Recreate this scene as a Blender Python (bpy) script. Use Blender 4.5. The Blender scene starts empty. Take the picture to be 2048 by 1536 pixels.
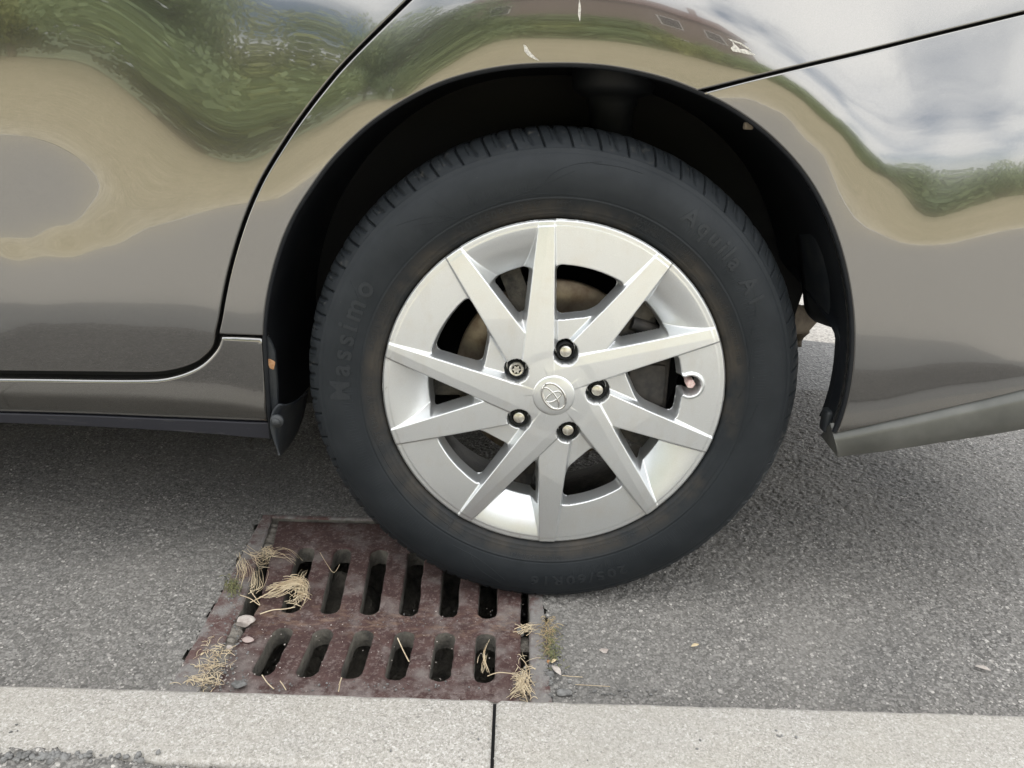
import bpy, math, random
import numpy as np
from mathutils import Vector
from mathutils.geometry import delaunay_2d_cdt
random.seed(7); rng = np.random.default_rng(11)
R_ = math.radians
scn = bpy.context.scene
COL = scn.collection

# ------------------------------------------------------------------ camera, sky, sun, exposure
CAM = np.array([-.0538, -.9331, .6573]); PITCH = .34047; ROLL = .02966; FPX = 1538.0
def cam_axes():
    c, s = math.cos(PITCH), math.sin(PITCH)
    fw = np.array([0, c, -s]); rt = np.array([1., 0, 0]); up = np.cross(rt, fw)
    cr, sr = math.cos(ROLL), math.sin(ROLL)
    return fw, cr*rt + sr*up, cr*up - sr*rt
FW, RT, UP = cam_axes()
cd = bpy.data.cameras.new('camera'); cam = bpy.data.objects.new('camera', cd); COL.objects.link(cam)
from mathutils import Matrix
M3 = Matrix(((RT[0], UP[0], -FW[0]), (RT[1], UP[1], -FW[1]), (RT[2], UP[2], -FW[2])))
cam.matrix_world = Matrix.Translation(CAM) @ M3.to_4x4()
cd.sensor_width = 36; cd.lens = FPX/2048*36; cd.clip_start = .02; cd.clip_end = 3000
scn.camera = cam

SUN_EL, SUN_AZ = R_(44), R_(112)     # azimuth measured from +X towards +Y (sun is beyond the car)
sdir = Vector((math.cos(SUN_EL)*math.cos(SUN_AZ), math.cos(SUN_EL)*math.sin(SUN_AZ), math.sin(SUN_EL)))
ld = bpy.data.lights.new('sun', 'SUN'); ld.energy = 5.0; ld.angle = R_(.53); ld.color = (1, .94, .84)
lo = bpy.data.objects.new('sun', ld); COL.objects.link(lo)
lo.rotation_euler = sdir.to_track_quat('Z', 'Y').to_euler()

W = bpy.data.worlds.new('World'); scn.world = W; W.use_nodes = True
def world_sky():
    nt = W.node_tree; N = nt.nodes; L = nt.links; N.clear()
    out = N.new('ShaderNodeOutputWorld'); bg = N.new('ShaderNodeBackground'); bg.inputs[1].default_value = .15
    sky = N.new('ShaderNodeTexSky'); sky.sky_type = 'NISHITA'; sky.sun_disc = False
    sky.sun_elevation = SUN_EL; sky.sun_rotation = math.pi/2 - SUN_AZ
    tc = N.new('ShaderNodeTexCoord')
    mp = N.new('ShaderNodeMapping'); mp.inputs['Scale'].default_value = (1, 1, 2.2); mp.inputs['Location'].default_value = (.35, .1, .2)
    L.new(tc.outputs['Generated'], mp.inputs[0])
    n1 = N.new('ShaderNodeTexNoise'); n1.inputs['Scale'].default_value = 2.6; n1.inputs['Detail'].default_value = 9; n1.inputs['Roughness'].default_value = .56
    L.new(mp.outputs[0], n1.inputs[0])
    r1 = N.new('ShaderNodeValToRGB'); r1.color_ramp.elements[0].position = .38; r1.color_ramp.elements[1].position = .50
    L.new(n1.outputs[0], r1.inputs[0])
    n2 = N.new('ShaderNodeTexNoise'); n2.inputs['Scale'].default_value = 4.5; n2.inputs['Detail'].default_value = 7
    L.new(mp.outputs[0], n2.inputs[0])
    cc = N.new('ShaderNodeValToRGB'); e = cc.color_ramp.elements
    e[0].position = .30; e[0].color = (10.4, 10.8, 11.4, 1); e[1].position = .68; e[1].color = (14.4, 14.4, 14.2, 1)
    L.new(n2.outputs[0], cc.inputs[0])
    mx = N.new('ShaderNodeMix'); mx.data_type = 'RGBA'
    L.new(r1.outputs[0], mx.inputs[0]); L.new(sky.outputs[0], mx.inputs[6]); L.new(cc.outputs[0], mx.inputs[7])
    L.new(mx.outputs[2], bg.inputs[0]); L.new(bg.outputs[0], out.inputs[0])
world_sky()
scn.view_settings.view_transform = 'Standard'; scn.view_settings.look = 'None'
scn.view_settings.exposure = 0.86; scn.view_settings.gamma = 1.0
scn.cycles.max_bounces = 8; scn.cycles.use_denoising = True

# ------------------------------------------------------------------ helpers
def ray(px, py): return FW + RT*((px-1024)/FPX) + UP*((768-py)/FPX)
def ground(px, py, z=0.0):
    d = ray(px, py); p = CAM + d*((z-CAM[2])/d[2]); return p
def vplane(px, py, y=0.0):
    d = ray(px, py); p = CAM + d*((y-CAM[1])/d[1]); return p

def link(o, parent=None):
    COL.objects.link(o)
    if parent is not None: o.parent = parent
    return o
def mesh_obj(name, v, f, mat=None, parent=None, smooth=True, normals=None, attrs=None):
    me = bpy.data.meshes.new(name)
    v = np.asarray(v, float)
    if isinstance(f, np.ndarray):
        n, k = f.shape
        me.vertices.add(len(v)); me.vertices.foreach_set('co', v.astype(np.float32).ravel())
        me.loops.add(n*k); me.loops.foreach_set('vertex_index', f.astype(np.int32).ravel())
        me.polygons.add(n); me.polygons.foreach_set('loop_start', np.arange(0, n*k, k, dtype=np.int32))
        me.update(calc_edges=True); me.validate()
    else:
        me.from_pydata([tuple(p) for p in v], [], [tuple(int(i) for i in q) for q in f]); me.validate()
    if smooth: me.polygons.foreach_set('use_smooth', np.ones(len(me.polygons), dtype=bool))
    if attrs:
        for an, arr in attrs.items():
            a = me.attributes.new(an, 'FLOAT', 'POINT'); a.data.foreach_set('value', np.asarray(arr, np.float32))
    if normals is not None: me.normals_split_custom_set_from_vertices([tuple(n) for n in normals])
    if mat: me.materials.append(mat)
    me.update()
    return link(bpy.data.objects.new(name, me), parent)
def empty(name, loc=(0, 0, 0)):
    o = bpy.data.objects.new(name, None); o.location = loc; o.empty_display_size = .1
    return link(o)
def tag(o, label=None, cat=None, group=None, kind=None):
    if label: o['label'] = label
    if cat: o['category'] = cat
    if group: o['group'] = group
    if kind: o['kind'] = kind
    return o
class MB:
    "collects primitive pieces into one mesh"
    def __init__(s): s.v = []; s.f = []
    def add(s, v, f):
        b = len(s.v); s.v += [tuple(p) for p in v]; s.f += [tuple(i+b for i in q) for q in f]; return s
    def box(s, x0, x1, y0, y1, z0, z1, b=0.0):
        if b <= 0:
            v = [(x, y, z) for x in (x0, x1) for y in (y0, y1) for z in (z0, z1)]
            return s.add(v, [(0, 1, 3, 2), (4, 6, 7, 5), (0, 4, 5, 1), (2, 3, 7, 6), (0, 2, 6, 4), (1, 5, 7, 3)])
        import bmesh
        bm = bmesh.new(); bmesh.ops.create_cube(bm, size=1)
        for q in bm.verts: q.co = Vector(((x0+x1)/2+q.co.x*(x1-x0), (y0+y1)/2+q.co.y*(y1-y0), (z0+z1)/2+q.co.z*(z1-z0)))
        bmesh.ops.bevel(bm, geom=bm.edges[:], offset=b, segments=2, affect='EDGES', profile=.6)
        bm.verts.ensure_lookup_table()
        r = s.add([q.co[:] for q in bm.verts], [[w.index for w in f.verts] for f in bm.faces]); bm.free(); return r
    def lathe(s, prof, origin=(0, 0, 0), axis='Y', n=48, cap=False):
        "prof: list of (radius, along-axis)"
        v = []; k = len(prof)
        for i in range(n):
            a = 2*math.pi*i/n; c, q = math.cos(a), math.sin(a)
            for r, t in prof:
                p = {'Y': (r*c, t, r*q), 'Z': (r*c, r*q, t), 'X': (t, r*c, r*q)}[axis]
                v.append((p[0]+origin[0], p[1]+origin[1], p[2]+origin[2]))
        f = [(i*k+j, i*k+j+1, ((i+1) % n)*k+j+1, ((i+1) % n)*k+j) for i in range(n) for j in range(k-1)]
        if cap: f += [tuple(i*k for i in range(n)), tuple(i*k+k-1 for i in range(n))]
        return s.add(v, f)
    def tube(s, pts, rad, n=6, flat=1.0):
        pts = [Vector(p) for p in pts]; m = len(pts); v = []
        if not hasattr(rad, '__len__'): rad = [rad]*m
        for i, p in enumerate(pts):
            t = (pts[min(i+1, m-1)]-pts[max(i-1, 0)])
            t = t.normalized() if t.length > 0 else Vector((0, 0, 1))
            u = t.cross(Vector((0.13, .2, 1))).normalized() if abs(t.z) < .95 else t.cross(Vector((1, 0.1, 0))).normalized()
            w = t.cross(u)
            for j in range(n):
                a = 2*math.pi*j/n; q = p+(u*math.cos(a)+w*math.sin(a)*flat)*rad[i]; v.append(q[:])
        f = [(i*n+j, i*n+(j+1) % n, (i+1)*n+(j+1) % n, (i+1)*n+j) for i in range(m-1) for j in range(n)]
        f += [tuple(range(n)), tuple((m-1)*n+j for j in range(n))]
        return s.add(v, f)
    def build(s, name, mat=None, parent=None, smooth=True, angle=None):
        o = mesh_obj(name, s.v, s.f, mat, parent, smooth)
        if angle: o.data.set_sharp_from_angle(angle=R_(angle))
        return o
def spline(pts, step=None, n=12, closed=False):
    "Catmull-Rom through points, resampled"
    P = np.asarray(pts, float); m = len(P); out = []
    for i in range(m if closed else m-1):
        if closed: p0, p1, p2, p3 = P[i-1], P[i], P[(i+1) % m], P[(i+2) % m]
        else: p0, p1, p2, p3 = P[max(i-1, 0)], P[i], P[i+1], P[min(i+2, m-1)]
        k = n if step is None else max(1, int(math.ceil(np.linalg.norm(p2-p1)/step)))
        for j in range(k):
            t = j/k
            out.append(.5*((2*p1)+(-p0+p2)*t+(2*p0-5*p1+4*p2-p3)*t*t+(-p0+3*p1-3*p2+p3)*t**3))
    if not closed: out.append(P[-1])
    return np.array(out)
def inside(poly, pts):
    x, y = pts[:, 0], pts[:, 1]; c = np.zeros(len(pts), bool); n = len(poly)
    for i in range(n):
        x0, y0 = poly[i]; x1, y1 = poly[(i+1) % n]
        if y0 == y1: continue
        k = ((y0 > y) != (y1 > y)) & (x < (x1-x0)*(y-y0)/(y1-y0)+x0); c ^= k
    return c
def edge_dist(poly, pts, closed=True):
    d = np.full(len(pts), 9e9); n = len(poly)
    for i in range(n if closed else n-1):
        a = poly[i]; b = poly[(i+1) % n]; ab = b-a; L = (ab@ab) or 1e-12
        t = np.clip(((pts-a)@ab)/L, 0, 1); d = np.minimum(d, np.hypot(*(pts-(a+t[:, None]*ab)).T))
    return d
def area(p): x, y = p[:, 0], p[:, 1]; return .5*np.sum(x*np.roll(y, -1)-np.roll(x, -1)*y)
def outward(p):
    "unit outward normals of a CCW closed polygon at its vertices"
    e = np.roll(p, -1, 0)-p; e /= (np.linalg.norm(e, axis=1)[:, None]+1e-12)
    n = np.stack([e[:, 1], -e[:, 0]], 1); m = n+np.roll(n, 1, 0); m /= (np.linalg.norm(m, axis=1)[:, None]+1e-9)
    k = 1/np.maximum((m*n).sum(1), .5)
    return m, k
def cdt(loops, interior):
    v = []; e = []
    for lp in loops:
        b = len(v); v += [Vector(p) for p in lp]; e += [(b+i, b+(i+1) % len(lp)) for i in range(len(lp))]
    v += [Vector(p) for p in interior]
    r = delaunay_2d_cdt(v, e, [], 0, 1e-7)
    V = np.array([p[:] for p in r[0]]); F = np.array([f for f in r[2]])
    c = V[F].mean(1); ok = np.zeros(len(F), bool)
    for lp in loops: ok ^= inside(np.asarray(lp), c)
    a = V[F]; ar = (a[:, 1, 0]-a[:, 0, 0])*(a[:, 2, 1]-a[:, 0, 1])-(a[:, 1, 1]-a[:, 0, 1])*(a[:, 2, 0]-a[:, 0, 0])
    F = F[ok]; ar = ar[ok]; F[ar < 0] = F[ar < 0][:, ::-1]
    return V, F, r[3]

# ------------------------------------------------------------------ materials
class Mat:
    def __init__(s, name, **kw):
        s.m = bpy.data.materials.new(name); s.m.use_nodes = True
        s.N = s.m.node_tree.nodes; s.L = s.m.node_tree.links; s.p = s.N['Principled BSDF']
        s.tc = None; s.set(**kw)
    def set(s, **kw):
        for k, v in kw.items():
            k = k.replace('_', ' ')
            s.p.inputs[k].default_value = (*v, 1) if isinstance(v, tuple) and len(v) == 3 and 'Color' in k else v
        return s
    def co(s):
        if not s.tc: s.tc = s.N.new('ShaderNodeTexCoord')
        return s.tc.outputs['Object']
    def noise(s, scale, detail=4, rough=.55, vec=None):
        n = s.N.new('ShaderNodeTexNoise'); n.inputs['Scale'].default_value = scale; n.inputs['Detail'].default_value = detail
        n.inputs['Roughness'].default_value = rough; s.L.new(vec or s.co(), n.inputs['Vector']); return n.outputs[0]
    def vor(s, scale, out='Distance', rnd=1.0):
        n = s.N.new('ShaderNodeTexVoronoi'); n.inputs['Scale'].default_value = scale; n.inputs['Randomness'].default_value = rnd
        s.L.new(s.co(), n.inputs['Vector']); return n.outputs[out]
    def scaled(s, sc):
        n = s.N.new('ShaderNodeMapping'); n.inputs['Scale'].default_value = sc; s.L.new(s.co(), n.inputs[0]); return n.outputs[0]
    def ramp(s, src, *st):
        r = s.N.new('ShaderNodeValToRGB'); e = r.color_ramp.elements
        while len(e) < len(st): e.new(.5)
        for el, (p, c) in zip(e, st):
            el.position = p; el.color = (c, c, c, 1) if not isinstance(c, tuple) else (*c, 1)
        s.L.new(src, r.inputs[0]); return r.outputs[0]
    def mix(s, f, a, b, mode='MIX'):
        n = s.N.new('ShaderNodeMix'); n.data_type = 'RGBA'; n.blend_type = mode
        for sock, v in ((n.inputs[0], f), (n.inputs[6], a), (n.inputs[7], b)):
            if isinstance(v, (float, int)): sock.default_value = v if sock == n.inputs[0] else (v, v, v, 1)
            elif isinstance(v, tuple): sock.default_value = (*v, 1)
            else: s.L.new(v, sock)
        return n.outputs[2]
    def math(s, op, a, b=None):
        n = s.N.new('ShaderNodeMath'); n.operation = op
        for sock, v in zip(n.inputs, (a, b)):
            if v is None: continue
            if isinstance(v, (float, int)): sock.default_value = v
            else: s.L.new(v, sock)
        return n.outputs[0]
    def attr(s, name):
        n = s.N.new('ShaderNodeAttribute'); n.attribute_name = name; return n.outputs['Fac']
    def color(s, src): s.L.new(src, s.p.inputs['Base Color']); return s
    def rough(s, src): s.L.new(src, s.p.inputs['Roughness']); return s
    def bump(s, h, strength=.3, dist=.002, sock='Normal'):
        n = s.N.new('ShaderNodeBump'); n.inputs['Strength'].default_value = strength; n.inputs['Distance'].default_value = dist
        s.L.new(h, n.inputs['Height']); s.L.new(n.outputs[0], s.p.inputs[sock]); return s

def make_materials():
    M = {}
    m = Mat('car_paint', Metallic=.9, Roughness=.2, Coat_Weight=1.0, Coat_Roughness=.012, Coat_IOR=1.6)
    fl = m.vor(1400, 'Color'); m.color(m.mix(m.ramp(fl, (.2, 0.), (.9, 1.)), (.158, .153, .144), (.172, .166, .157)))
    dust = m.noise(9, 6, .6)
    m.rough(m.ramp(dust, (.3, .11), (.75, .16)))
    M['paint'] = m.m
    m = Mat('bumper_trim_paint', Metallic=.3, Roughness=.42, Coat_Weight=.25, Coat_Roughness=.2)
    m.color(m.mix(m.ramp(m.noise(22, 6), (.35, 0.), (.7, 1.)), (.068, .068, .060), (.10, .099, .088)))
    M['trim'] = m.m
    m = Mat('sill_underside_paint', Roughness=.5, Specular_IOR_Level=.25)
    sc = m.noise(40, 5, .7, m.scaled((.25, 1, 5)))
    m.color(m.mix(m.ramp(sc, (.60, 0.), (.72, .7)), (.022, .022, .027), (.16, .155, .15))); M['trim_dark'] = m.m
    m = Mat('black_plastic', Roughness=.55, Specular_IOR_Level=.25)
    sp = m.ramp(m.vor(260), (.0, 1.), (.07, 0.)); d = m.noise(14, 5)
    m.color(m.mix(m.math('MULTIPLY', sp, m.ramp(m.noise(40, 2), (.5, 0.), (.6, .6))), m.mix(m.ramp(d, (.4, 0.), (.8, 1.)), (.006, .007, .009), (.014, .015, .016)), (.12, .11, .1)))
    m.bump(m.noise(500, 2), .15, .0006); M['black'] = m.m
    m = Mat('dark_plastic', Roughness=.45, Specular_IOR_Level=.3)
    d = m.noise(30, 6); m.color(m.mix(m.ramp(d, (.4, 0.), (.75, 1.)), (.020, .023, .027), (.045, .046, .045)))
    m.bump(m.noise(400, 3), .15, .0006); M['flap'] = m.m
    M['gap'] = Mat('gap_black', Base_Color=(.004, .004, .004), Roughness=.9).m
    M['glass'] = Mat('window_glass', Base_Color=(.01, .012, .013), Roughness=.03, Coat_Weight=1.0).m
    # silver lacquer of the wheel cover
    m = Mat('silver_lacquer', Metallic=.8, Roughness=.34, Coat_Weight=.35, Coat_Roughness=.12)
    g = m.noise(1500, 2); dr = m.noise(18, 6, .62)
    c = m.mix(m.ramp(g, (.3, 0.), (.7, 1.)), (.58, .59, .59), (.66, .67, .67))
    c = m.mix(m.ramp(dr, (.52, 0.), (.8, .35)), c, (.55, .50, .42))
    fl = m.math('MULTIPLY', m.ramp(m.vor(130), (.0, 1.), (.06, 0.)), m.ramp(m.noise(35, 2), (.55, 0.), (.6, .8))); c = m.mix(fl, c, (.22, .19, .15))
    sc = m.math('MULTIPLY', m.ramp(m.attr('rad'), (.955, 0.), (.985, 1.)), m.ramp(m.noise(40, 7, .75), (.60, 0.), (.65, .8))); c = m.mix(sc, c, (.40, .385, .36))
    c = m.mix(m.math('MULTIPLY', m.ramp(m.noise(26, 6, .7, m.scaled((1, 1, .4))), (.55, 0.), (.75, .35)), 1.), c, (.50, .46, .40)); m.color(c)
    M['silver'] = m.m
    m = Mat('chrome', Metallic=1.0, Roughness=.14, Base_Color=(.60, .59, .57)); M['chrome'] = m.m
    m = Mat('nut_metal', Metallic=.9, Roughness=.3); m.color(m.mix(m.ramp(m.noise(250, 4), (.4, 0.), (.7, 1.)), (.68, .66, .60), (.46, .42, .35))); M['nut'] = m.m
    # rubber
    m = Mat('rubber', Roughness=.6, Specular_IOR_Level=.22)
    n = m.noise(16, 7, .62); rr = m.attr('rad')
    base = m.mix(m.ramp(n, (.35, 0.), (.72, 1.)), (.0105, .0127, .0148), (.0175, .020, .0225))
    band = m.math('MULTIPLY', m.ramp(rr, (0., 1.), (.16, .9), (.27, .0)), m.ramp(m.noise(7, 7, .7), (.42, .0), (.62, 1.)))
    base = m.mix(band, base, (.046, .039, .031))
    base = m.mix(m.ramp(m.noise(5, 6, .7), (.5, 0.), (.75, .5)), base, (.024, .027, .030))
    base = m.mix(m.math('MULTIPLY', m.attr('letter'), .5), base, (.027, .029, .031))
    base = m.mix(m.math('MULTIPLY', m.ramp(m.noise(75, 5), (.60, 0.), (.74, .5)), m.ramp(rr, (.75, 0.), (.9, 1.))), base, (.10, .092, .08))
    fl = m.ramp(m.vor(120), (.0, 1.), (.055, 0.)); fl = m.math('MULTIPLY', fl, m.ramp(m.noise(30, 2), (.56, 0.), (.6, .7)))
    m.color(m.mix(fl, base, (.26, .24, .2)))
    m.bump(m.mix(.5, m.noise(700, 3), m.noise(90, 4)), .22, .0007); M['rubber'] = m.m
    m = Mat('brake_steel', Metallic=.65, Roughness=.45)
    wv = m.noise(60, 4); m.color(m.mix(m.ramp(wv, (.35, 0.), (.7, 1.)), (.27, .225, .165), (.13, .09, .062))); M['disc'] = m.m
    m = Mat('cast_iron_dark', Metallic=.3, Roughness=.7); m.color(m.mix(m.ramp(m.noise(45, 6), (.4, 0.), (.7, 1.)), (.032, .030, .028), (.075, .066, .058))); m.bump(m.noise(160, 4), .4, .001); M['caliper'] = m.m
    m = Mat('barrel_metal', Metallic=.6, Roughness=.5); m.color(m.mix(m.ramp(m.noise(30, 7, .7), (.42, 0.), (.62, 1.)), (.065, .058, .048), (.018, .017, .016))); m.bump(m.noise(300, 3), .5, .001); M['barrel'] = m.m
    m = Mat('faded_red', Roughness=.6); m.color(m.mix(m.ramp(m.noise(200, 3), (.4, 0.), (.6, 1.)), (.5, .32, .29), (.62, .50, .46))); M['red'] = m.m
    m = Mat('rust', Roughness=.9); m.color(m.mix(m.ramp(m.noise(260, 4), (.35, 0.), (.65, 1.)), (.30, .14, .055), (.42, .25, .14))); M['rust'] = m.m
    m = Mat('dirty_metal', Roughness=.8); m.color(m.mix(m.ramp(m.noise(50, 5), (.35, 0.), (.65, 1.)), (.14, .11, .08), (.24, .2, .15))); M['bracket'] = m.m
    m = Mat('scraped_primer', Roughness=.7); m.color(m.mix(m.ramp(m.noise(500, 4), (.42, 0.), (.6, 1.)), (.50, .48, .43), (.30, .28, .25))); M['scrape'] = m.m
    # asphalt with modelled stones
    m = Mat('asphalt', Roughness=.85, Specular_IOR_Level=.3)
    v1 = m.vor(175, 'Color'); d1 = m.vor(175); v2 = m.vor(380, 'Color'); d2 = m.vor(380); ss = m.N.new('ShaderNodeSeparateColor'); m.L.new(v1, ss.inputs[0]); s2 = m.N.new('ShaderNodeSeparateColor'); m.L.new(v2, s2.inputs[0])
    big = m.ramp(ss.outputs[0], (0., (.098, .092, .083)), (.35, (.155, .146, .133)), (.7, (.225, .213, .195)), (.95, (.29, .276, .252)), (.99, (.46, .43, .39)))
    fine = m.ramp(s2.outputs[1], (0., (.072, .068, .062)), (.5, (.158, .149, .136)), (.93, (.25, .236, .215)), (.99, (.46, .43, .39)))
    show = m.math('MULTIPLY', m.ramp(ss.outputs[2], (.42, 0.), (.48, 1.)), m.ramp(d1, (.42, 1.), (.56, 0.)))
    c = m.mix(show, fine, big); c = m.mix(m.ramp(d2, (.55, 0.), (.8, .55)), c, (.055, .053, .05))
    c = m.mix(m.ramp(m.noise(4, 6, .65), (.35, 0.), (.7, .45)), c, (.215, .201, .180)); c = m.mix(m.ramp(m.noise(1.6, 7, .7), (.5, 0.), (.72, .35)), c, (.085, .083, .08))
    m.color(c); m.bump(m.mix(.45, m.noise(520, 4, .65), m.math('MULTIPLY', d2, -1.)), .75, .0016); M['asphalt'] = m.m
    m = Mat('asphalt_far', Roughness=.85)
    c = m.ramp(m.vor(150, 'Color'), (0., (.07, .067, .063)), (.5, (.145, .139, .13)), (1., (.23, .222, .208)))
    c = m.mix(m.ramp(m.noise(1.3, 5), (.35, 0.), (.7, .4)), c, (.15, .145, .138)); m.color(c); m.bump(m.vor(150), .6, .004); M['asphalt_far'] = m.m
    m = Mat('pavement_asphalt', Roughness=.85)
    c = m.ramp(m.vor(170, 'Color'), (0., (.23, .222, .205)), (1., (.33, .32, .30)))
    c = m.mix(m.ramp(m.noise(.8, 6), (.35, 0.), (.7, .5)), c, (.26, .252, .235)); m.color(c); m.bump(m.vor(170), .6, .004); M['pavement'] = m.m
    # kerb concrete / granite chippings
    m = Mat('kerb_concrete', Roughness=.85)
    k1 = m.N.new('ShaderNodeSeparateColor'); m.L.new(m.vor(480, 'Color'), k1.inputs[0]); k2 = m.N.new('ShaderNodeSeparateColor'); m.L.new(m.vor(880, 'Color'), k2.inputs[0])
    a = m.ramp(k1.outputs[0], (.0, (.17, .155, .13)), (.22, (.26, .24, .212)), (.6, (.345, .322, .290)), (.9, (.42, .395, .362)), (.98, (.54, .515, .48)))
    a = m.mix(.45, a, m.ramp(k2.outputs[1], (.0, (.16, .145, .12)), (.3, (.29, .27, .235)), (.8, (.375, .355, .315)), (1., (.50, .48, .44))))
    a = m.mix(m.ramp(m.noise(260, 3), (.60, 0.), (.68, .75)), a, (.17, .16, .14))
    a = m.mix(m.ramp(m.noise(7, 7, .66), (.42, 0.), (.72, .5)), a, (.31, .285, .235)); a = m.mix(m.ramp(m.noise(2.2, 6, .7), (.5, 0.), (.7, .3)), a, (.25, .24, .22))
    m.color(a); m.bump(m.mix(.6, m.noise(420, 4), m.noise(35, 4)), .5, .0016); M['kerb'] = m.m
    # cast iron of the gully grate
    m = Mat('rusty_cast_iron', Roughness=.75, Specular_IOR_Level=.25)
    a = m.mix(m.ramp(m.noise(38, 8, .68), (.36, 0.), (.66, 1.)), (.048, .025, .022), (.088, .051, .045))
    a = m.mix(m.ramp(m.noise(170, 5, .7), (.52, 0.), (.66, .75)), a, (.20, .16, .145))
    a = m.mix(m.ramp(m.noise(17, 7, .66), (.50, 0.), (.66, .75)), a, (.19, .165, .15))
    gx = m.N.new('ShaderNodeSeparateXYZ'); m.L.new(m.co(), gx.inputs[0])
    mid = m.ramp(m.math('ABSOLUTE', m.math('ADD', gx.outputs[1], .055)), (.0, 1.), (.02, .7), (.045, 0.))
    sm = m.noise(60, 6, .7, m.scaled((.7, 1.7, 1)))
    a = m.mix(m.math('MULTIPLY', mid, m.ramp(sm, (.50, 0.), (.64, .6))), a, (.22, .145, .10))
    edge = m.ramp(gx.outputs[1], (.0, 0.), (1., 0.))
    low = m.ramp(m.math('MULTIPLY', gx.outputs[1], -1.), (.165, 0.), (.195, .75))
    a = m.mix(m.math('MULTIPLY', low, m.ramp(m.noise(50, 6, .7), (.42, 0.), (.58, 1.))), a, (.22, .185, .17))
    a = m.mix(m.math('MULTIPLY', m.ramp(m.math('MULTIPLY', gx.outputs[0], -1.), (.33, 0.), (.40, .8)), m.ramp(m.noise(24, 6, .7), (.40, 0.), (.56, 1.))), a, (.185, .17, .155))
    m.color(a); m.bump(m.mix(.5, m.noise(150, 6, .7), m.noise(600, 3)), .7, .0022); M['iron'] = m.m
    m = Mat('dirty_frame_iron', Roughness=.85)
    a = m.mix(m.ramp(m.noise(40, 7, .68), (.38, 0.), (.66, 1.)), (.075, .036, .031), (.12, .075, .066))
    a = m.mix(m.ramp(m.noise(13, 8, .7), (.44, 0.), (.56, .95)), a, (.19, .178, .165)); a = m.mix(m.ramp(m.noise(200, 4), (.55, 0.), (.7, .7)), a, (.27, .25, .22))
    m.color(a); m.bump(m.mix(.5, m.noise(120, 6, .7), m.noise(500, 3)), .8, .003); M['frame'] = m.m
    m = Mat('pit_dirt', Roughness=.95); m.color(m.mix(m.ramp(m.noise(30, 7, .7), (.35, 0.), (.7, 1.)), (.045, .041, .034), (.15, .135, .108))); m.bump(m.noise(90, 6), .9, .006); M['pit'] = m.m
    m = Mat('gutter_dirt', Roughness=.95)
    m.color(m.mix(m.ramp(m.noise(110, 6, .7), (.35, 0.), (.68, 1.)), (.10, .088, .072), (.26, .235, .2))); m.bump(m.noise(260, 5), .9, .003); M['dirt'] = m.m
    m = Mat('dry_straw', Roughness=.7, Subsurface_Weight=.0)
    m.color(m.mix(m.ramp(m.noise(60, 3), (.3, 0.), (.7, 1.)), (.64, .54, .37), (.44, .33, .20))); M['straw'] = m.m
    m = Mat('brown_weed', Roughness=.8); m.color(m.mix(m.ramp(m.noise(80, 3), (.3, 0.), (.7, 1.)), (.24, .17, .085), (.40, .31, .17))); M['weed'] = m.m
    m = Mat('green_moss', Roughness=.8); m.color(m.mix(m.ramp(m.noise(180, 3), (.3, 0.), (.7, 1.)), (.10, .12, .045), (.19, .17, .08))); M['moss'] = m.m
    m = Mat('pale_stone', Roughness=.85); m.color(m.mix(m.ramp(m.noise(90, 6, .65), (.38, 0.), (.62, 1.)), (.30, .255, .225), (.48, .43, .38))); m.bump(m.noise(140, 6), .6, .003); M['stone'] = m.m
    m = Mat('pink_stone', Roughness=.85); m.color(m.mix(m.ramp(m.noise(90, 6, .65), (.38, 0.), (.62, 1.)), (.30, .21, .185), (.36, .29, .26))); M['pink'] = m.m
    m = Mat('grey_stone', Roughness=.85); m.color(m.mix(m.ramp(m.noise(120, 5, .65), (.38, 0.), (.62, 1.)), (.10, .097, .09), (.20, .195, .185))); m.bump(m.noise(200, 5), .6, .002); M['grit'] = m.m
    m = Mat('dead_leaf', Roughness=.7); m.color(m.mix(m.ramp(m.noise(120, 3), (.3, 0.), (.7, 1.)), (.58, .47, .30), (.44, .34, .19))); M['leaf'] = m.m
    # surroundings
    m = Mat('dry_grass', Roughness=.9)
    a = m.mix(m.ramp(m.noise(.9, 8, .65), (.3, 0.), (.7, 1.)), (.52, .45, .31), (.36, .32, .205))
    a = m.mix(m.ramp(m.noise(7, 6, .7), (.44, 0.), (.62, .8)), a, (.25, .235, .13)); a = m.mix(m.ramp(m.noise(18, 5, .75), (.5, 0.), (.66, .85)), a, (.74, .66, .48))
    gy = m.N.new('ShaderNodeSeparateXYZ'); m.L.new(m.co(), gy.inputs[0])
    fr = m.math('MULTIPLY', m.ramp(m.math('MULTIPLY', gy.outputs[1], -.1), (.335, 1.), (.40, 0.)), m.ramp(m.noise(7, 6, .75), (.42, .0), (.55, 1.)))
    a = m.mix(fr, a, (.82, .73, .52))
    m.color(a); m.bump(m.noise(26, 5, .7), .8, .05); M['grass'] = m.m
    for nm, c1, c2 in (('leaf_dark', (.12, .17, .09), (.21, .28, .14)), ('leaf_mid', (.175, .235, .115), (.29, .36, .17)), ('leaf_light', (.20, .235, .085), (.34, .36, .13))):
        m = Mat(nm, Roughness=.6); m.color(m.mix(m.ramp(m.noise(2.5, 4), (.35, 0.), (.65, 1.)), c1, c2)); M[nm] = m.m
    m = Mat('bark', Roughness=.9); m.color(m.mix(m.ramp(m.noise(8, 5), (.3, 0.), (.7, 1.)), (.09, .07, .05), (.17, .14, .1))); M['bark'] = m.m
    m = Mat('brick', Roughness=.9); b = m.N.new('ShaderNodeTexBrick'); m.L.new(m.scaled((1, 1, 1)), b.inputs[0]); b.inputs['Scale'].default_value = 4
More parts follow.
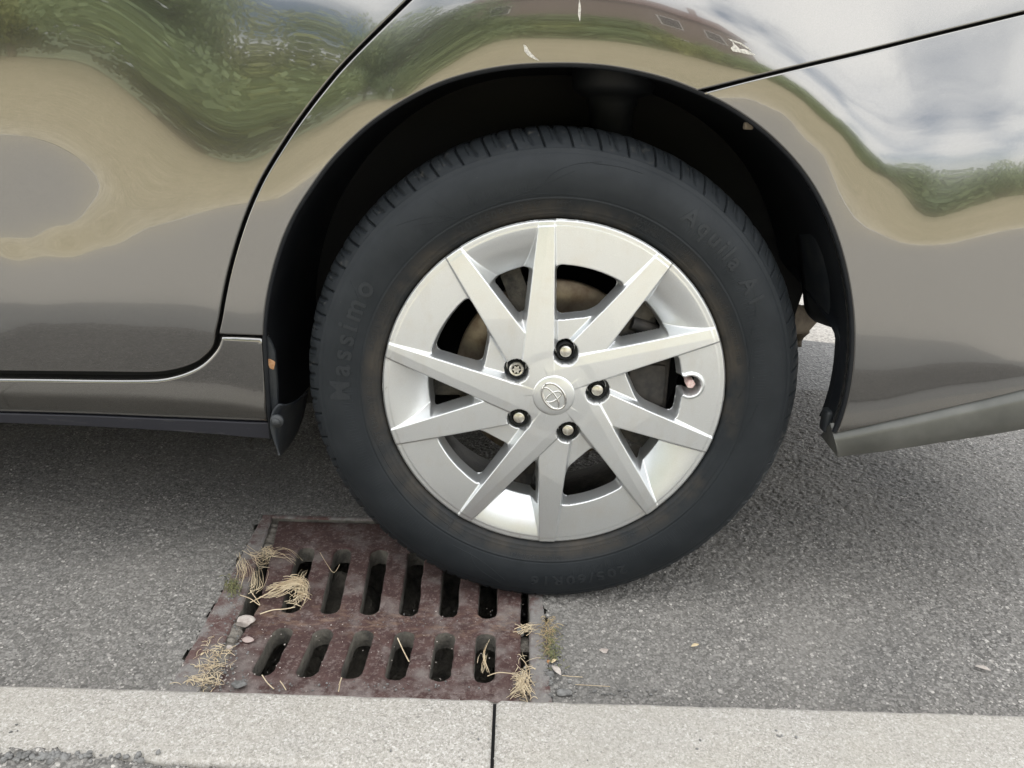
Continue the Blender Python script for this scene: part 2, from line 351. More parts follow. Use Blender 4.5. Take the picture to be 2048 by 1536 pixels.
    b.inputs['Color1'].default_value = (.17, .075, .055, 1); b.inputs['Color2'].default_value = (.12, .052, .04, 1); b.inputs['Mortar'].default_value = (.20, .16, .14, 1); m.color(b.outputs[0]); M['brick'] = m.m
    m = Mat('roof_tile', Roughness=.85); m.color(m.mix(m.ramp(m.noise(6, 5), (.3, 0.), (.7, 1.)), (.10, .055, .045), (.16, .09, .075))); M['tile'] = m.m
    M['white'] = Mat('white_frame', Base_Color=(.75, .75, .73), Roughness=.5).m
    m = Mat('hill_wood', Roughness=.95); m.color(m.mix(m.ramp(m.noise(.5, 8, .7), (.35, 0.), (.68, 1.)), (.125, .16, .10), (.23, .275, .155))); m.bump(m.noise(.9, 6), 1., .6); M['hill'] = m.m
    return M
M = make_materials()

# ------------------------------------------------------------------ body side surface: y = S(x, z)
# the side of the car is modelled by its slope: tau is the upward tilt of the sheet metal (deg) at traced
# spots, chosen so that the spot mirrors the given elevation of the surroundings
SH, PG, GT = -16., -9., 2.5      # shadow edge, pavement/grass, grass/trees
TILT = [
 (0,840,-40),(0,760,-31),(0,690,-24),(0,598,SH),(0,548,PG),(0,506,-2.5),(0,462,PG),(0,360,-12.5),(0,262,PG),(0,170,-3),(0,75,GT),(0,0,8),(0,-80,13),
 (120,840,-40),(120,760,-31),(120,690,-24),(120,598,SH),(120,545,PG),(120,492,-2.5),(120,435,PG),(120,360,-11),(120,295,PG),(120,180,-2.5),(120,80,GT),(120,0,8),
 (190,600,SH),(190,532,PG),(190,460,-3),(190,370,-7.6),(190,280,-4.5),(190,100,GT),(190,0,9),
 (300,840,-40),(300,760,-31),(300,690,-24),(300,600,SH),(300,495,PG),(300,400,-4),(300,300,-2),(300,195,GT),(300,100,8),(300,0,13),
 (400,690,-24),(400,605,SH),(400,455,PG),(400,380,-3),(400,300,GT),(400,180,9),(400,60,15),(400,-40,20),
 (490,840,-40),(490,760,-29),(490,690,-21),(490,640,SH),(490,430,PG),(490,380,-3),(490,335,GT),(490,200,10),(490,90,16),(490,0,22),
 (560,410,PG),(560,340,-2),(560,285,GT),(560,180,9),(560,100,14),(560,40,20),(500,560,-12.5),(540,420,PG),(600,375,PG),(600,315,-3),(600,260,GT),(640,190,9),(640,100,15),(640,20,22),(720,130,14),(720,60,22),
 (700,300,PG),(760,222,-5),(790,200,GT),(880,168,-6),(880,145,0),(880,100,8),(880,45,15),(880,0,22),
 (1000,130,-8),(1000,95,-3),(1000,50,7),(1000,12,15),(1000,-30,24),(1180,125,-8),(1180,90,-2),(1180,50,6),(1180,5,15),(1180,-40,24),
 (1300,140,-8),(1300,100,-1),(1300,60,8),(1300,22,15),(1300,-20,25),(1400,178,-8),(1400,130,-1),(1400,90,8),(1400,60,15),(1400,10,26),
 (1500,230,-13),(1500,180,-9.5),(1500,135,4),(1500,100,15),(1500,50,26),(1500,0,30),(1580,300,-13),(1580,225,-9.5),(1580,178,3),(1580,145,15),(1580,90,26),(1580,0,30),
 (1660,420,-10),(1660,350,-9.3),(1660,290,-6),(1660,248,3),(1660,215,15),(1660,150,26),(1660,0,30),
 (1740,480,PG),(1740,420,-4),(1740,370,-1),(1740,325,7),(1740,295,15),(1740,200,26),(1740,0,30),(1690,470,PG),
 (1830,495,PG),(1830,445,GT),(1830,400,6),(1830,330,9),(1830,285,17),(1830,235,23),(1830,150,26),(1830,0,30),
 (1940,475,PG),(1940,440,-3),(1940,405,GT),(1940,325,8.5),(1940,285,14),(1940,245,21),(1940,150,26),(1940,0,30),
 (2048,460,PG),(2048,380,GT),(2048,325,8.5),(2048,275,15),(2048,235,21),(2048,120,26),(2048,0,28),
 (1720,560,-12.5),(1750,665,SH),(1750,740,-22),(1750,800,-32),(1750,850,-45),(1900,560,-12.5),(1900,670,SH),(1900,720,-22),(1900,780,-35),(1900,815,-45),
 (2040,560,-12.3),(2040,640,-14),(2040,710,SH),(2040,750,-35),(2040,785,-45)]
GX0, GZ0, GD = -1.00, .10, .0125
GNX, GNZ = 161, 77
def solve_surface():
    P = []; T = []
    for px, py, e in TILT:
        w = vplane(px, py, -.01); d = ray(px, py); p = math.degrees(math.asin(-d[2]/np.linalg.norm(d)))
        P.append((w[0], w[2])); T.append((e+p)/2)
    P = np.array(P); T = np.array(T)
    def ker(a, b):
        r2 = ((a[:, None]-b[None])**2).sum(-1)+1e-12; return r2*np.log(r2)*.5
    n = len(P); A = np.zeros((n+3, n+3)); A[:n, :n] = ker(P, P)+np.eye(n)*6e-6
    A[:n, n] = 1; A[:n, n+1:n+3] = P; A[n, :n] = 1; A[n+1:, :n] = P.T
    w = np.linalg.solve(A, np.append(T, [0, 0, 0]))
    X = GX0+GD*np.arange(GNX); Z = GZ0+GD*np.arange(GNZ)
    xc = np.clip(X, vplane(0, 700)[0], vplane(2048, 500)[0]); zc = np.clip(Z, .235, .80)
    XX, ZZ = np.meshgrid(xc, zc, indexing='ij'); Q = np.stack([XX.ravel(), ZZ.ravel()], 1)
    tau = (ker(Q, P)@w[:n]+w[n]+Q@w[n+1:n+3]).reshape(GNX, GNZ)
    tau = np.clip(tau, -34, 16)
    gz = np.tan(np.radians(tau))
    gx = np.where(X > .35, .5*(X-.35), 0.)[:, None]*np.ones((1, GNZ)); gx[X < -.8] = 0
    # inside the wheel opening the sheet does not exist: give it little weight
    XF, ZF = np.meshgrid(X, Z, indexing='ij'); hole = (np.hypot(XF, ZF-.33) < .355)
    wz = np.where(hole, .02, 1.)[:, :-1]; wx = np.where(hole, .003, .012)[:-1, :]*1.0
    tz = (gz[:, :-1]+gz[:, 1:])/2*GD; tx = (gx[:-1]+gx[1:])/2*GD
    def op(s):
        a = wz*(s[:, 1:]-s[:, :-1]); b = wx*(s[1:]-s[:-1]); r = 1e-5*s
        r[:, 1:] += a; r[:, :-1] -= a; r[1:] += b; r[:-1] -= b
        q = s[2:]-2*s[1:-1]+s[:-2]; q = q*.05; r[2:] += q; r[1:-1] -= 2*q; r[:-2] += q
        return r
    b = np.zeros((GNX, GNZ)); a = wz*tz; c = wx*tx
    b[:, 1:] += a; b[:, :-1] -= a; b[1:] += c; b[:-1] -= c
    s = np.zeros_like(b); r = b-op(s); p = r.copy(); rs = (r*r).sum()
    for it in range(1500):
        q = op(p); al = rs/(p*q).sum(); s += al*p; r -= al*q; rn = (r*r).sum()
        if rn < 1e-18: break
        p = r+p*(rn/rs); rs = rn
    k = (np.abs(X) < .45); s -= s[k][:, 24:51][~hole[k][:, 24:51]].mean() + .018
    return s
SG = solve_surface()
def S(x, z):
    "bicubic B-spline of the solved grid"
    x = np.asarray(x, float); z = np.asarray(z, float)
    u = np.clip((x-GX0)/GD, 1.001, GNX-2.001); v = np.clip((z-GZ0)/GD, 1.001, GNZ-2.001)
    ex = np.minimum(x-(GX0+GD*1.001), 0)
    i = u.astype(int); j = v.astype(int); fu = u-i; fv = v-j
    def bw(t): return ((1-t)**3/6, (3*t**3-6*t*t+4)/6, (-3*t**3+3*t*t+3*t+1)/6, t**3/6)
    wu, wv = bw(fu), bw(fv); r = 0
    for a in range(4):
        for c in range(4): r = r+wu[a]*wv[c]*SG[i+a-1, j+c-1]
    front = np.maximum(-2.6-x, 0)
    return r+.35*front**2
def Sn(x, z):
    h = .002; gx = (S(x+h, z)-S(x-h, z))/(2*h); gz = (S(x, z+h)-S(x, z-h))/(2*h)
    n = np.stack([gx, -np.ones_like(gx), gz], -1); return n/np.linalg.norm(n, axis=-1)[..., None]
def lift(pts, dy=0.0):
    "pixels -> (x, z) where the line of sight meets the body side"
    out = []
    for px, py in pts:
        y = -.018+dy
        for k in range(6):
            p = vplane(px, py, y); y = float(S(p[0], p[2]))+dy
        out.append((p[0], p[2]))
    return np.array(out)

def panel(name, poly, mat, parent, bev=.0022, depth=.014, grid=.011, dy=0.0):
    poly = np.asarray(poly)
    keep = np.linalg.norm(poly-np.roll(poly, 1, 0), axis=1) > 1e-4; poly = poly[keep]
    if area(poly) < 0: poly = poly[::-1]
    nrm, k = outward(poly); k = np.minimum(k, 1.4)
    base = poly-nrm*bev*k[:, None]
    lo_, hi_ = poly.min(0), poly.max(0)
    gx, gz = np.meshgrid(np.arange(lo_[0], hi_[0], grid), np.arange(lo_[1], hi_[1], grid), indexing='ij')
    Q = np.stack([gx.ravel(), gz.ravel()], 1); Q = Q[inside(base, Q)]; Q = Q[edge_dist(base, Q) > grid*.45]
    V, F, orig = cdt([base], Q)
    # find the boundary loop in CDT output
    idx = {}
    for i, o in enumerate(orig):
        for q in o: idx[q] = i
    loop = [idx[i] for i in range(len(base))]
    v3 = np.stack([V[:, 0], S(V[:, 0], V[:, 1])+dy, V[:, 1]], 1); n3 = Sn(V[:, 0], V[:, 1])
    rings = []; vs = [v3]; ns = [n3]; cnt = len(v3); N0 = Sn(base[:, 0], base[:, 1]); O3 = np.stack([nrm[:, 0], 0*nrm[:, 0], nrm[:, 1]], 1)
    prev = np.array(loop); fs = []
    for kk, (ang, extra) in enumerate(((25, 0), (50, 0), (75, 0), (90, 0), (90, depth))):
        a = R_(ang); q = base+nrm*(bev*math.sin(a))*k[:, None]
        y = S(q[:, 0], q[:, 1])+bev*(1-math.cos(a))+extra+dy
        vs.append(np.stack([q[:, 0], y, q[:, 1]], 1)); nn = N0*math.cos(a)+O3*math.sin(a); ns.append(nn/np.linalg.norm(nn, axis=1)[:, None])
        cur = cnt+np.arange(len(q)); cnt += len(q); m = len(q)
        for i in range(m):
            j = (i+1) % m; fs.append((prev[i], prev[j], cur[j])); fs.append((prev[i], cur[j], cur[i]))
        prev = cur
    # faces CCW in (x,z) seen from -y : normal is -y  -> x right, z up, viewer at -y : CCW gives -y
    F = np.vstack([F, np.array(fs)[:, ::-1] if False else np.array(fs)])
    vv = np.vstack(vs); nn = np.vstack(ns)
    # orient by normals
    t = vv[F]; fn = np.cross(t[:, 1]-t[:, 0], t[:, 2]-t[:, 0]); flip = (fn*nn[F].mean(1)).sum(1) < 0
    F[flip] = F[flip][:, ::-1]
    return mesh_obj(name, vv, F, mat, parent, True, nn)
def seg(pts, step=.006): return spline(pts, step=step)

car = tag(empty('parked_car', (0, 0, 0)), 'grey brown car parked with its silver rear wheel half over the drain grate', 'car')

# traced outlines (pixels of the photograph, lifted onto the body side)
gapc = [(985,-165),(905,-84),(820,-2),(700,117),(648,177),(600,240),(562,297),(530,350),(508,395),(490,440),(476,482),(465,520),(455,560),(447,600),(440,640),(434,666)]
def shift(p, d):
    p = np.array(p, float); t = np.gradient(p, axis=0); t /= np.linalg.norm(t, axis=1)[:, None]; return p+np.stack([t[:, 1], -t[:, 0]], 1)*d
door_r = list(map(tuple, shift(gapc, -3.4)))[::1]
door_r = [tuple(p) for p in shift(gapc, 3.2)] if shift(gapc, 3.2)[7][0] < gapc[7][0] else [tuple(p) for p in shift(gapc, -3.2)]
quar_l = [(2*g[0]-d[0], 2*g[1]-d[1]) for g, d in zip(gapc, door_r)]
arch = [(526.5,672),(528,640),(533,600),(541,560),(553,515),(570,467),(592,422),(620,378),(655,330),(694,288),(736,250),(782,217),(832,188),(880,166),(930,150),(985,138),(1040,131),(1100,128.5),(1160,129),(1220,134),(1280,145),(1340,161),(1397,183)]
arch_r = [(1407,187),(1450,208),(1495,236),(1540,271),(1585,316),(1622,364),(1652,418),(1675,475),(1692,535),(1703,595),(1708,650),(1708,705),(1703,760),(1693,810),(1678,855),(1672,867)]
def L(p): return lift(p)
Ld = L(door_r)
dtop = 1.0
def build_side():
    o = {}
    # rear door
    low = L([(425,694),(405,716),(380,730),(345,740),(300,745),(200,744),(100,743),(0,742)])
    right = np.vstack([[(Ld[0][0]+.03, dtop)], seg(np.vstack([Ld, low]))])
    left = np.array([[-1.05, low[-1][1]+.004], [-1.05, dtop]])
    o['rear_door'] = panel('rear_door', np.vstack([right, left]), M['paint'], car)
    # quarter panel
    Lq = L(quar_l); La = L(arch)
    seam = L([(1397,181.5),(1500,156),(1600,131.5),(1750,96),(1900,59),(2048,23)])
    a = np.vstack([[(Lq[0][0]+.03, dtop)], seg(Lq)])
    b = seg(La, .005); c = seg(seam)
    d = np.array([[.72, seam[-1][1]+.03], [.80, dtop]])
    o['quarter_panel'] = panel('quarter_panel', np.vstack([a, L([(440,668.5)]), b, c, d]), M['paint'], car, depth=.016)
    # rocker panel under the doors
    top = L([(525.5,676.5),(441,672),(431,697),(409,722),(383,739),(347,752),(300,759),(200,759.5),(100,758),(0,757)])
    rgt = L([(0,826),(150,830),(300,836),(430,841),(536,845),(534,800),(531,760),(526,690)])
    left = np.array([[-2.38, top[-1][1]+.002], [-2.38, rgt[0][1]]])
    o['rocker_panel'] = panel('rocker_panel', np.vstack([top[:2], seg(top[1:], .006), left, seg(rgt[:5], .02), seg(rgt[4:], .008)]), M['paint'], car, bev=.0062, depth=.02)
    tt = L([(536,846.5),(430,842.5),(300,837.5),(150,831.5),(0,827.5)]); tb = L([(0,847),(150,853),(300,861),(430,870),(541,879)])
    o['rocker_trim'] = panel('rocker_trim', np.vstack([seg(tt, .02), [[-2.38, tt[-1][1]+.001], [-2.38, tb[0][1]]], seg(tb, .02)]), M['trim_dark'], car, bev=.002, depth=.03, dy=.001)
    # rear bumper
    s2 = L([(1408,185),(1500,161),(1600,136.5),(1750,101),(1900,64),(2048,28)])
    bt = L([(1672,867),(1760,848),(1850,828),(1950,805),(2048,781)])
    ext = np.array([[.90, bt[-1][1]+.06], [.90, s2[-1][1]+.05]])
    o['rear_bumper'] = panel('rear_bumper', np.vstack([seg(L(arch_r), .005), seg(bt), ext, seg(s2[::-1])]), M['paint'], car, depth=.02)
    return o
side = build_side()
for nm in ('rear_door',): side[nm]['label'] = 'glossy grey brown rear door mirroring trees and dry grass'

def simple_panel(name, pts, mat=None): return panel(name, np.array(pts, float), mat or M['paint'], car, grid=.03)
zsl = .265
simple_panel('front_door', [(-1.058, .272), (-1.058, 1.0), (-2.10, 1.0), (-2.16, .40), (-2.10, .272)])
fa = [(-2.78+.36*math.cos(a), .33+.36*math.sin(a)) for a in np.linspace(R_(-8), R_(188), 40)]
simple_panel('front_wing', [(-2.168, .40), (-2.108, 1.0), (-2.6, .96), (-3.2, .84), (-3.45, .70), (-3.45, .24), (-3.14, .26)]+fa[::-1])
# lower bumper strip
def bumper_strip():
    tp = spline(lift([(1664,868.5),(1672,868.5),(1760,849),(1850,829),(1950,806),(2048,782.5)], .004), n=10); ex = np.array([.90, tp[-1][1]+.062])
    bt = spline(lift([(1661,899),(1690,896),(1760,884),(1850,868),(1950,851),(2048,833)], .02), n=10); eb = np.array([.90, bt[-1][1]+.06])
    tp = np.vstack([tp, [tp[-1]+(ex-tp[-1])*t for t in (.25, .5, .75, 1.)]]); bt = np.vstack([bt, [bt[-1]+(eb-bt[-1])*t for t in (.25, .5, .75, 1.)]]); m = 14; v = []; f = []
    for (x0, z0), (x1, z1) in zip(tp, bt):
        y0 = float(S(x0, z0)); y1 = y0+.004
        for j in range(m):
            t = j/(m-1)
            if j < m-4:
                t = j/(m-5); v.append((x0+(x1-x0)*t, y0+(.014 if j == 0 else -.0005-.0035*math.sin(math.pi*t)**.7)+(y1-y0)*t, (z0+.012 if j == 0 else z0+(z1-z0)*t)))
            else:
                q = (j-(m-5))/4; v.append((x1, y1+.002+.06*q, z1+.004*q))
    n = len(tp)
    f = [(i*m+j, i*m+j+1, (i+1)*m+j+1, (i+1)*m+j) for i in range(n-1) for j in range(m-1)]
    f.append(tuple(range(m)))
    f = [q[::-1] for q in f]
    o = mesh_obj('bumper_lip', v, f, M['trim'], car, True); o.data.set_sharp_from_angle(angle=R_(50)); return o
bumper_strip()
# dark sheet behind the panel gaps
def backing():
    x = np.linspace(-3.4, .88, 150); z = np.linspace(.235, .99, 46); XX, ZZ = np.meshgrid(x, z, indexing='ij')
    YY = S(XX, ZZ)+.02; v = np.stack([XX.ravel(), YY.ravel(), ZZ.ravel()], 1); n = len(z); f = []
    AR = lift(arch+arch_r); cx = 0; poly = np.vstack([AR, [(AR[-1][0], .1), (AR[0][0]-.0, .1)]])
    fr = np.array(fa+[(-3.13, .1), (-2.42, .1)])
    blow = np.array([(.38, .1), (1, .1), (1, .5), (.66, .31)])
    for i in range(len(x)-1):
        for j in range(n-1):
            c = np.array([[(x[i]+x[i+1])/2, (z[j]+z[j+1])/2]])
            dd = min(edge_dist(poly, c)[0], edge_dist(fr, c)[0])
            if inside(poly, c)[0] or inside(fr, c)[0] or dd < .022: continue
            if c[0][0] > .36 and c[0][1] < .36: continue
            f.append((i*n+j, (i+1)*n+j, (i+1)*n+j+1, i*n+j+1))
    mesh_obj('inner_shell', v, f, M['gap'], car, True)
backing()

# wheel arch liner: swept inwards from the lip, with its inner wall
def arch_liner():
    px = [(541,879),(534,800),(529,720)]+arch+arch_r
    A = seg(lift(px), .008); n = len(A)
    o, _ = outward(np.vstack([A, [(A[-1][0], -.5), (A[0][0], -.5)]]) if area(np.vstack([A, [(A[-1][0], -.5), (A[0][0], -.5)]])) > 0 else np.vstack([A, [(A[-1][0], -.5), (A[0][0], -.5)]])[::-1])
    # outward direction away from the wheel centre
    c = np.array([0, .33]); d = A-c; d /= np.linalg.norm(d, axis=1)[:, None]
    v = []; f = []; m = 12
    for i, (x, z) in enumerate(A):
        y0 = float(S(x, z))
        dep = .27
        if x > .2 and z < .455: dep = .06+.21*min(1, max(0, (z-.395)/.06))**1.4
        if x < -.2 and z < .33: dep = .27
        prof = [(.0015, .001), (-.0022, .001), (-.0034, .004), (-.002, .010), (.003, .014), (.006, .02), (.006, .03), (.006, .06), (.006, .12), (.005, .17), (.003, .22), (.0, .27)]
        for (off, yy) in prof:
            yy = min(yy, dep) if yy > .03 else yy
            v.append((x+d[i, 0]*off, y0+yy, z+d[i, 1]*off))
    f = [(i*m+j, i*m+j+1, (i+1)*m+j+1, (i+1)*m+j) for i in range(n-1) for j in range(m-1)]
    mesh_obj('wheel_arch_liner', v, f, M['black'], car, True)
    mb = MB()
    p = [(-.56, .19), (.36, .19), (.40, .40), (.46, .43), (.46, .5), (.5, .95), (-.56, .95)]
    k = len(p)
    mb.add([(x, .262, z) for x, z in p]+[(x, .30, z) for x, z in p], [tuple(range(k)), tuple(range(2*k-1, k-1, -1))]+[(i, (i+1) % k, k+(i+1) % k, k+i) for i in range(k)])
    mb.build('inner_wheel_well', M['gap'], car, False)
    # liner bulge panels at the rear of the arch, lighter ribs
    lf = spline([(1588, 385), (1592, 430), (1600, 500), (1608, 570), (1614, 618), (1632, 640)], n=6); rg = spline([(1652, 425), (1668, 470), (1684, 530), (1694, 590), (1699, 640), (1700, 665)], n=6); v = []; m = 9
    for a, b in zip(lf, rg):
        for j in range(m): t = j/(m-1); v.append(vplane(*(a+(b-a)*t), .15-.125*t-.012*math.sin(math.pi*t)))
    n = len(lf); f = [(i*m+j, i*m+j+1, (i+1)*m+j+1, (i+1)*m+j) for i in range(n-1) for j in range(m-1)]
    o = mesh_obj('splash_panel', v, f, M['flap'], car); md = o.modifiers.new('solid', 'SOLIDIFY'); md.thickness = .003
    # clip under the lip
    mb = MB(); p = vplane(1497, 252, .012); mb.box(p[0]-.005, p[0]+.005, p[1]-.004, p[1]+.006, p[2]-.004, p[2]+.004, .0015); o = mb.build('liner_clip', M['bracket'], car)
    o.rotation_euler = (0, 0, 0)
arch_liner()
def strut():
    mb = MB()
    c0 = vplane(1225, 190, .16)
    x, z = c0[0], c0[2]
    mb.lathe([(.0, z+.06), (.055, z+.06), (.055, z+.012), (.052, z+.004), (.046, z), (.034, z-.004), (.034, z-.012), (.030, z-.016), (.030, z-.13), (0, z-.13)], (x, .16, 0), 'Z', 32)
    mb.build('shock_absorber', M['black'], car)
strut()
def mud_flap():
    # black flange of the rocker end, small stone guard with its screw
    fl = lift([(527,676),(536,672),(546,690),(551,705),(556,770),(557,812),(548,818),(541,833),(538,872),(530,760)], .010)
    mb = MB(); k = len(fl)
    v = [(x, float(S(x, z))+.006, z) for x, z in fl]+[(x, float(S(x, z))+.012, z) for x, z in fl]
    mb.add(v, [tuple(range(k)), tuple(range(2*k-1, k-1, -1))]+[(i, (i+1) % k, k+(i+1) % k, k+i) for i in range(k)])
    flange = mb.build('sill_flange', M['flap'], car, False)
    # rust spot on the flange
    ang = np.linspace(0, 2*math.pi, 14, endpoint=False); cpt = lift([(543, 728)], .006)[0]
    pts = [(cpt[0]+.0048*math.cos(a)*(1+.25*math.sin(3*a)), cpt[1]+.0078*math.sin(a)*(1+.2*math.cos(2*a+1))) for a in ang]
    v = [(x, float(S(x, z))+.0052, z) for x, z in pts]+[(cpt[0], float(S(*cpt))+.0046, cpt[1])]
    mesh_obj('rust_spot', v, [(i, (i+1) % 14, 14) for i in range(14)], M['rust'], flange)
    # guard: curved sheet
    left = [(556,809),(545,822),(540,845),(543,868),(550,890),(560,909)]
    right = [(617,782),(613,805),(607,832),(597,860),(583,886),(562,912)]
    lf = spline(left, n=6); rg = spline(right, n=6); m = 12; v = []
    for a, b in zip(lf, rg):
        for j in range(m):
            t = j/(m-1); px = a+(b-a)*t; y = .004+.10*t**1.25-.008*math.sin(math.pi*min(1, t*2.2))
            dip = 12*math.sin(math.pi*t)*(1-min(1, abs(a[1]-809)/25)) if t > 0 else 0
            v.append(vplane(px[0], px[1]+dip, y))
    n = len(lf); f = [(i*m+j, (i+1)*m+j, (i+1)*m+j+1, i*m+j+1) for i in range(n-1) for j in range(m-1)]
    g = mesh_obj('stone_guard', v, f, M['flap'], car); md = g.modifiers.new('solid', 'SOLIDIFY'); md.thickness = .003
    c = vplane(553, 843, -.003); mb = MB(); mb.lathe([(0, -.005), (.0045, -.0045), (.0052, -.003), (.0056, 0), (.0085, .0), (.0088, .0015), (.0088, .004)], (c[0], c[1], c[2]), 'Y', 24)
    o = mb.build('screw', M['flap'], g)
    # little tab on the bumper corner
    t = vplane(1664, 838, .03); mb = MB(); mb.box(t[0]-.012, t[0]+.012, t[1]-.01, t[1]+.012, t[2]-.018, t[2]+.014, .005); mb.build('bumper_clip', M['flap'], car)
    b = vplane(1612, 640, .34); mb = MB(); mb.tube([vplane(1560, 632, .33), vplane(1598, 640, .36), vplane(1622, 628, .42), vplane(1650, 622, .5)], [.03, .026, .018, .012], 12); mb.tube([vplane(1596, 640, .36), vplane(1600, 665, .36), vplane(1592, 690, .35)], [.018, .016, .010], 10); mb.build('tow_bracket', M['bracket'], car)
mud_flap()
def scratches():
    q = side['quarter_panel']
    def patch(px):
        P = lift(px); c = P.mean(0); n = len(P)
        v = [(x, float(S(x, z))-.00035, z) for x, z in P]+[(c[0], float(S(*c))-.0005, c[1])]
        mesh_obj('paint_chip', v, [(i, (i+1) % n, n) for i in range(n)], M['scrape'], q)
    patch([(1047,89),(1053,92),(1058,101),(1066,110),(1079,122),(1068,118),(1057,112),(1049,103)])
    patch([(1461,96),(1469,88),(1478,97),(1491,99),(1500,104),(1512,111),(1496,109),(1480,105),(1466,103)])
    patch([(1455,77),(1462,79),(1482,86),(1496,95),(1504,103),(1496,97),(1478,88),(1462,82)])
    patch([(1463,80),(1466,83),(1472,95),(1467,92)])
    patch([(1159,-4),(1162,18),(1160,44),(1156,30),(1157,10)])
scratches()

# ------------------------------------------------------------------ the rear wheel
ZH = .316; RC = .2215
def H_cover(u, v):
    "height of the moulded wheel cover towards the viewer, and window mask"
    r = np.hypot(u, v); a = np.degrees(np.arctan2(v, u))
    def smax(p, q, k): h = np.clip(.5+.5*(p-q)/k, 0, 1); return q+(p-q)*h+k*h*(1-h)
    def smin(p, q, k): return -smax(-p, -q, k)
    def line(p0, p1, x, y):  # signed distance, positive to the left of p0->p1
        dx, dy = p1[0]-p0[0], p1[1]-p0[1]; l = math.hypot(dx, dy); return (-(x-p0[0])*dy+(y-p0[1])*dx)/l
    Hs = np.full_like(u, -.5); base = -.0012-.0024*np.clip((.13-r)/.02, 0, 1)
    inA = np.zeros_like(u, bool); win = np.full_like(u, 9.)
    spokes = []
    for k in range(5):
        th = R_(92.2-72*k); x = u*math.cos(th)+v*math.sin(th); y = -u*math.sin(th)+v*math.cos(th)
        # primary: from the radial edge y=0 up to the flaring edge
        cw = -y; ccw = line((.216, .0190), (.057, .0385), x, y); ccw = -ccw
        d1 = smax(np.maximum(cw, ccw), -(x-.0), .0005)
        d1 = np.where(x < 0, 1., d1)
        s_cw = line((.1839, .1114), (.0995, .0492), x, y); s_ccw = -line((.1717, .1294), (.0799, .0785), x, y)
        d2 = np.maximum(s_cw, s_ccw); d2 = np.where((x < .02) | (x*.7+y*.7 < .058), 1., d2)
        t = np.clip((RC-r)/(RC-.06), 0, 1)
        top1 = .0006+.0075*t**.8+np.clip(.05-r, 0, .03)*.05 - np.clip(ccw+.012, 0, .02)*.10*(t > 0)
        top2 = .0006+.0055*t**.8 - .0025*np.clip((.10-x)/.06, 0, 1)
        wall = lambda d: np.clip(d, 0, 1)*2.6
        Hs = smax(Hs, top1-wall(d1), .0012); Hs = smax(Hs, top2-wall(d2), .0012)
        spokes.append((x, y, cw, ccw, s_cw, s_ccw))
        # region A between primary ccw edge and secondary cw edge: curved dish
        A = (ccw > -.001) & (s_cw > -.001) & (x > 0); inA |= A & (r > .09)
        wA = smax(smax(-ccw+.0005, -s_cw+.0005, .004), smax(r-.1640, .104-(x*.93+y*.36), .003), .004)
        win = np.minimum(win, wA)
        # region B: between previous secondary and this primary
        ph = R_(-72); xp = x*math.cos(ph)+y*math.sin(ph); yp = -x*math.sin(ph)+y*math.cos(ph)
        xs = x*math.cos(R_(72))-y*math.sin(R_(72)); ys = x*math.sin(R_(72))+y*math.cos(R_(72))
        p_ccw = -line((.1717, .1294), (.0799, .0785), xs, ys)
        wB = smax(smax(-cw+.0005, -p_ccw+.0005, .004), smax(r-.1665, .0945-x+.10*np.abs(y), .003), .010)
        wB = np.where(x < 0, 9., wB)
        if k == 1:   # valve notch
            nx, ny = .1765*math.cos(R_(4.9)), .1765*math.sin(R_(4.9))
            dn = np.hypot(u-nx, v-ny)-.0135
            strip = np.maximum(np.abs(v-ny+ .0)-.0115, np.maximum(u-nx, .150-u))
            wB = smin(wB, np.minimum(dn, strip), .004); notch = np.minimum(dn, strip)
        win = np.minimum(win, wB)
    fr = np.clip((RC-.002-r)/(RC-.002-.164), 0, 1.1)
    base = np.where(inA, -.0012-.026*fr**1.7, base-.0022*np.clip(fr, 0, 1))
    # hub plates dip slightly towards the nut wells
    H = smax(Hs, base, .0015)
    H = smax(H, np.where(np.abs(notch-.002) < .0022, .0008-.0012*np.abs(notch-.002)/.0022, -.5), .0006)
    # raised outer lip and its small chamfer
    H = H - np.where(r > RC-.0085, .0005*np.clip((r-(RC-.0085))/.0015, 0, 1), 0) - 1.1*np.clip(r-(RC-.0022), 0, 1)**1*(r > RC-.0022)
    # nut wells
    for k in range(5):
        th = R_(76.5-72*k); d = np.hypot(u-.0570*math.cos(th), v-.0570*math.sin(th))
        q = np.clip((.0158-d)/.0016, 0, 1); H = np.where(q > 0, np.minimum(H, .003)*(1-q)+(-.022)*q, H)
    # walls around the windows
    q = np.clip(-win/.0034, 0, 1); H = np.where(win < 0, H*(1-q)+q*np.minimum(H-.022, -.026), H)
    return H, win
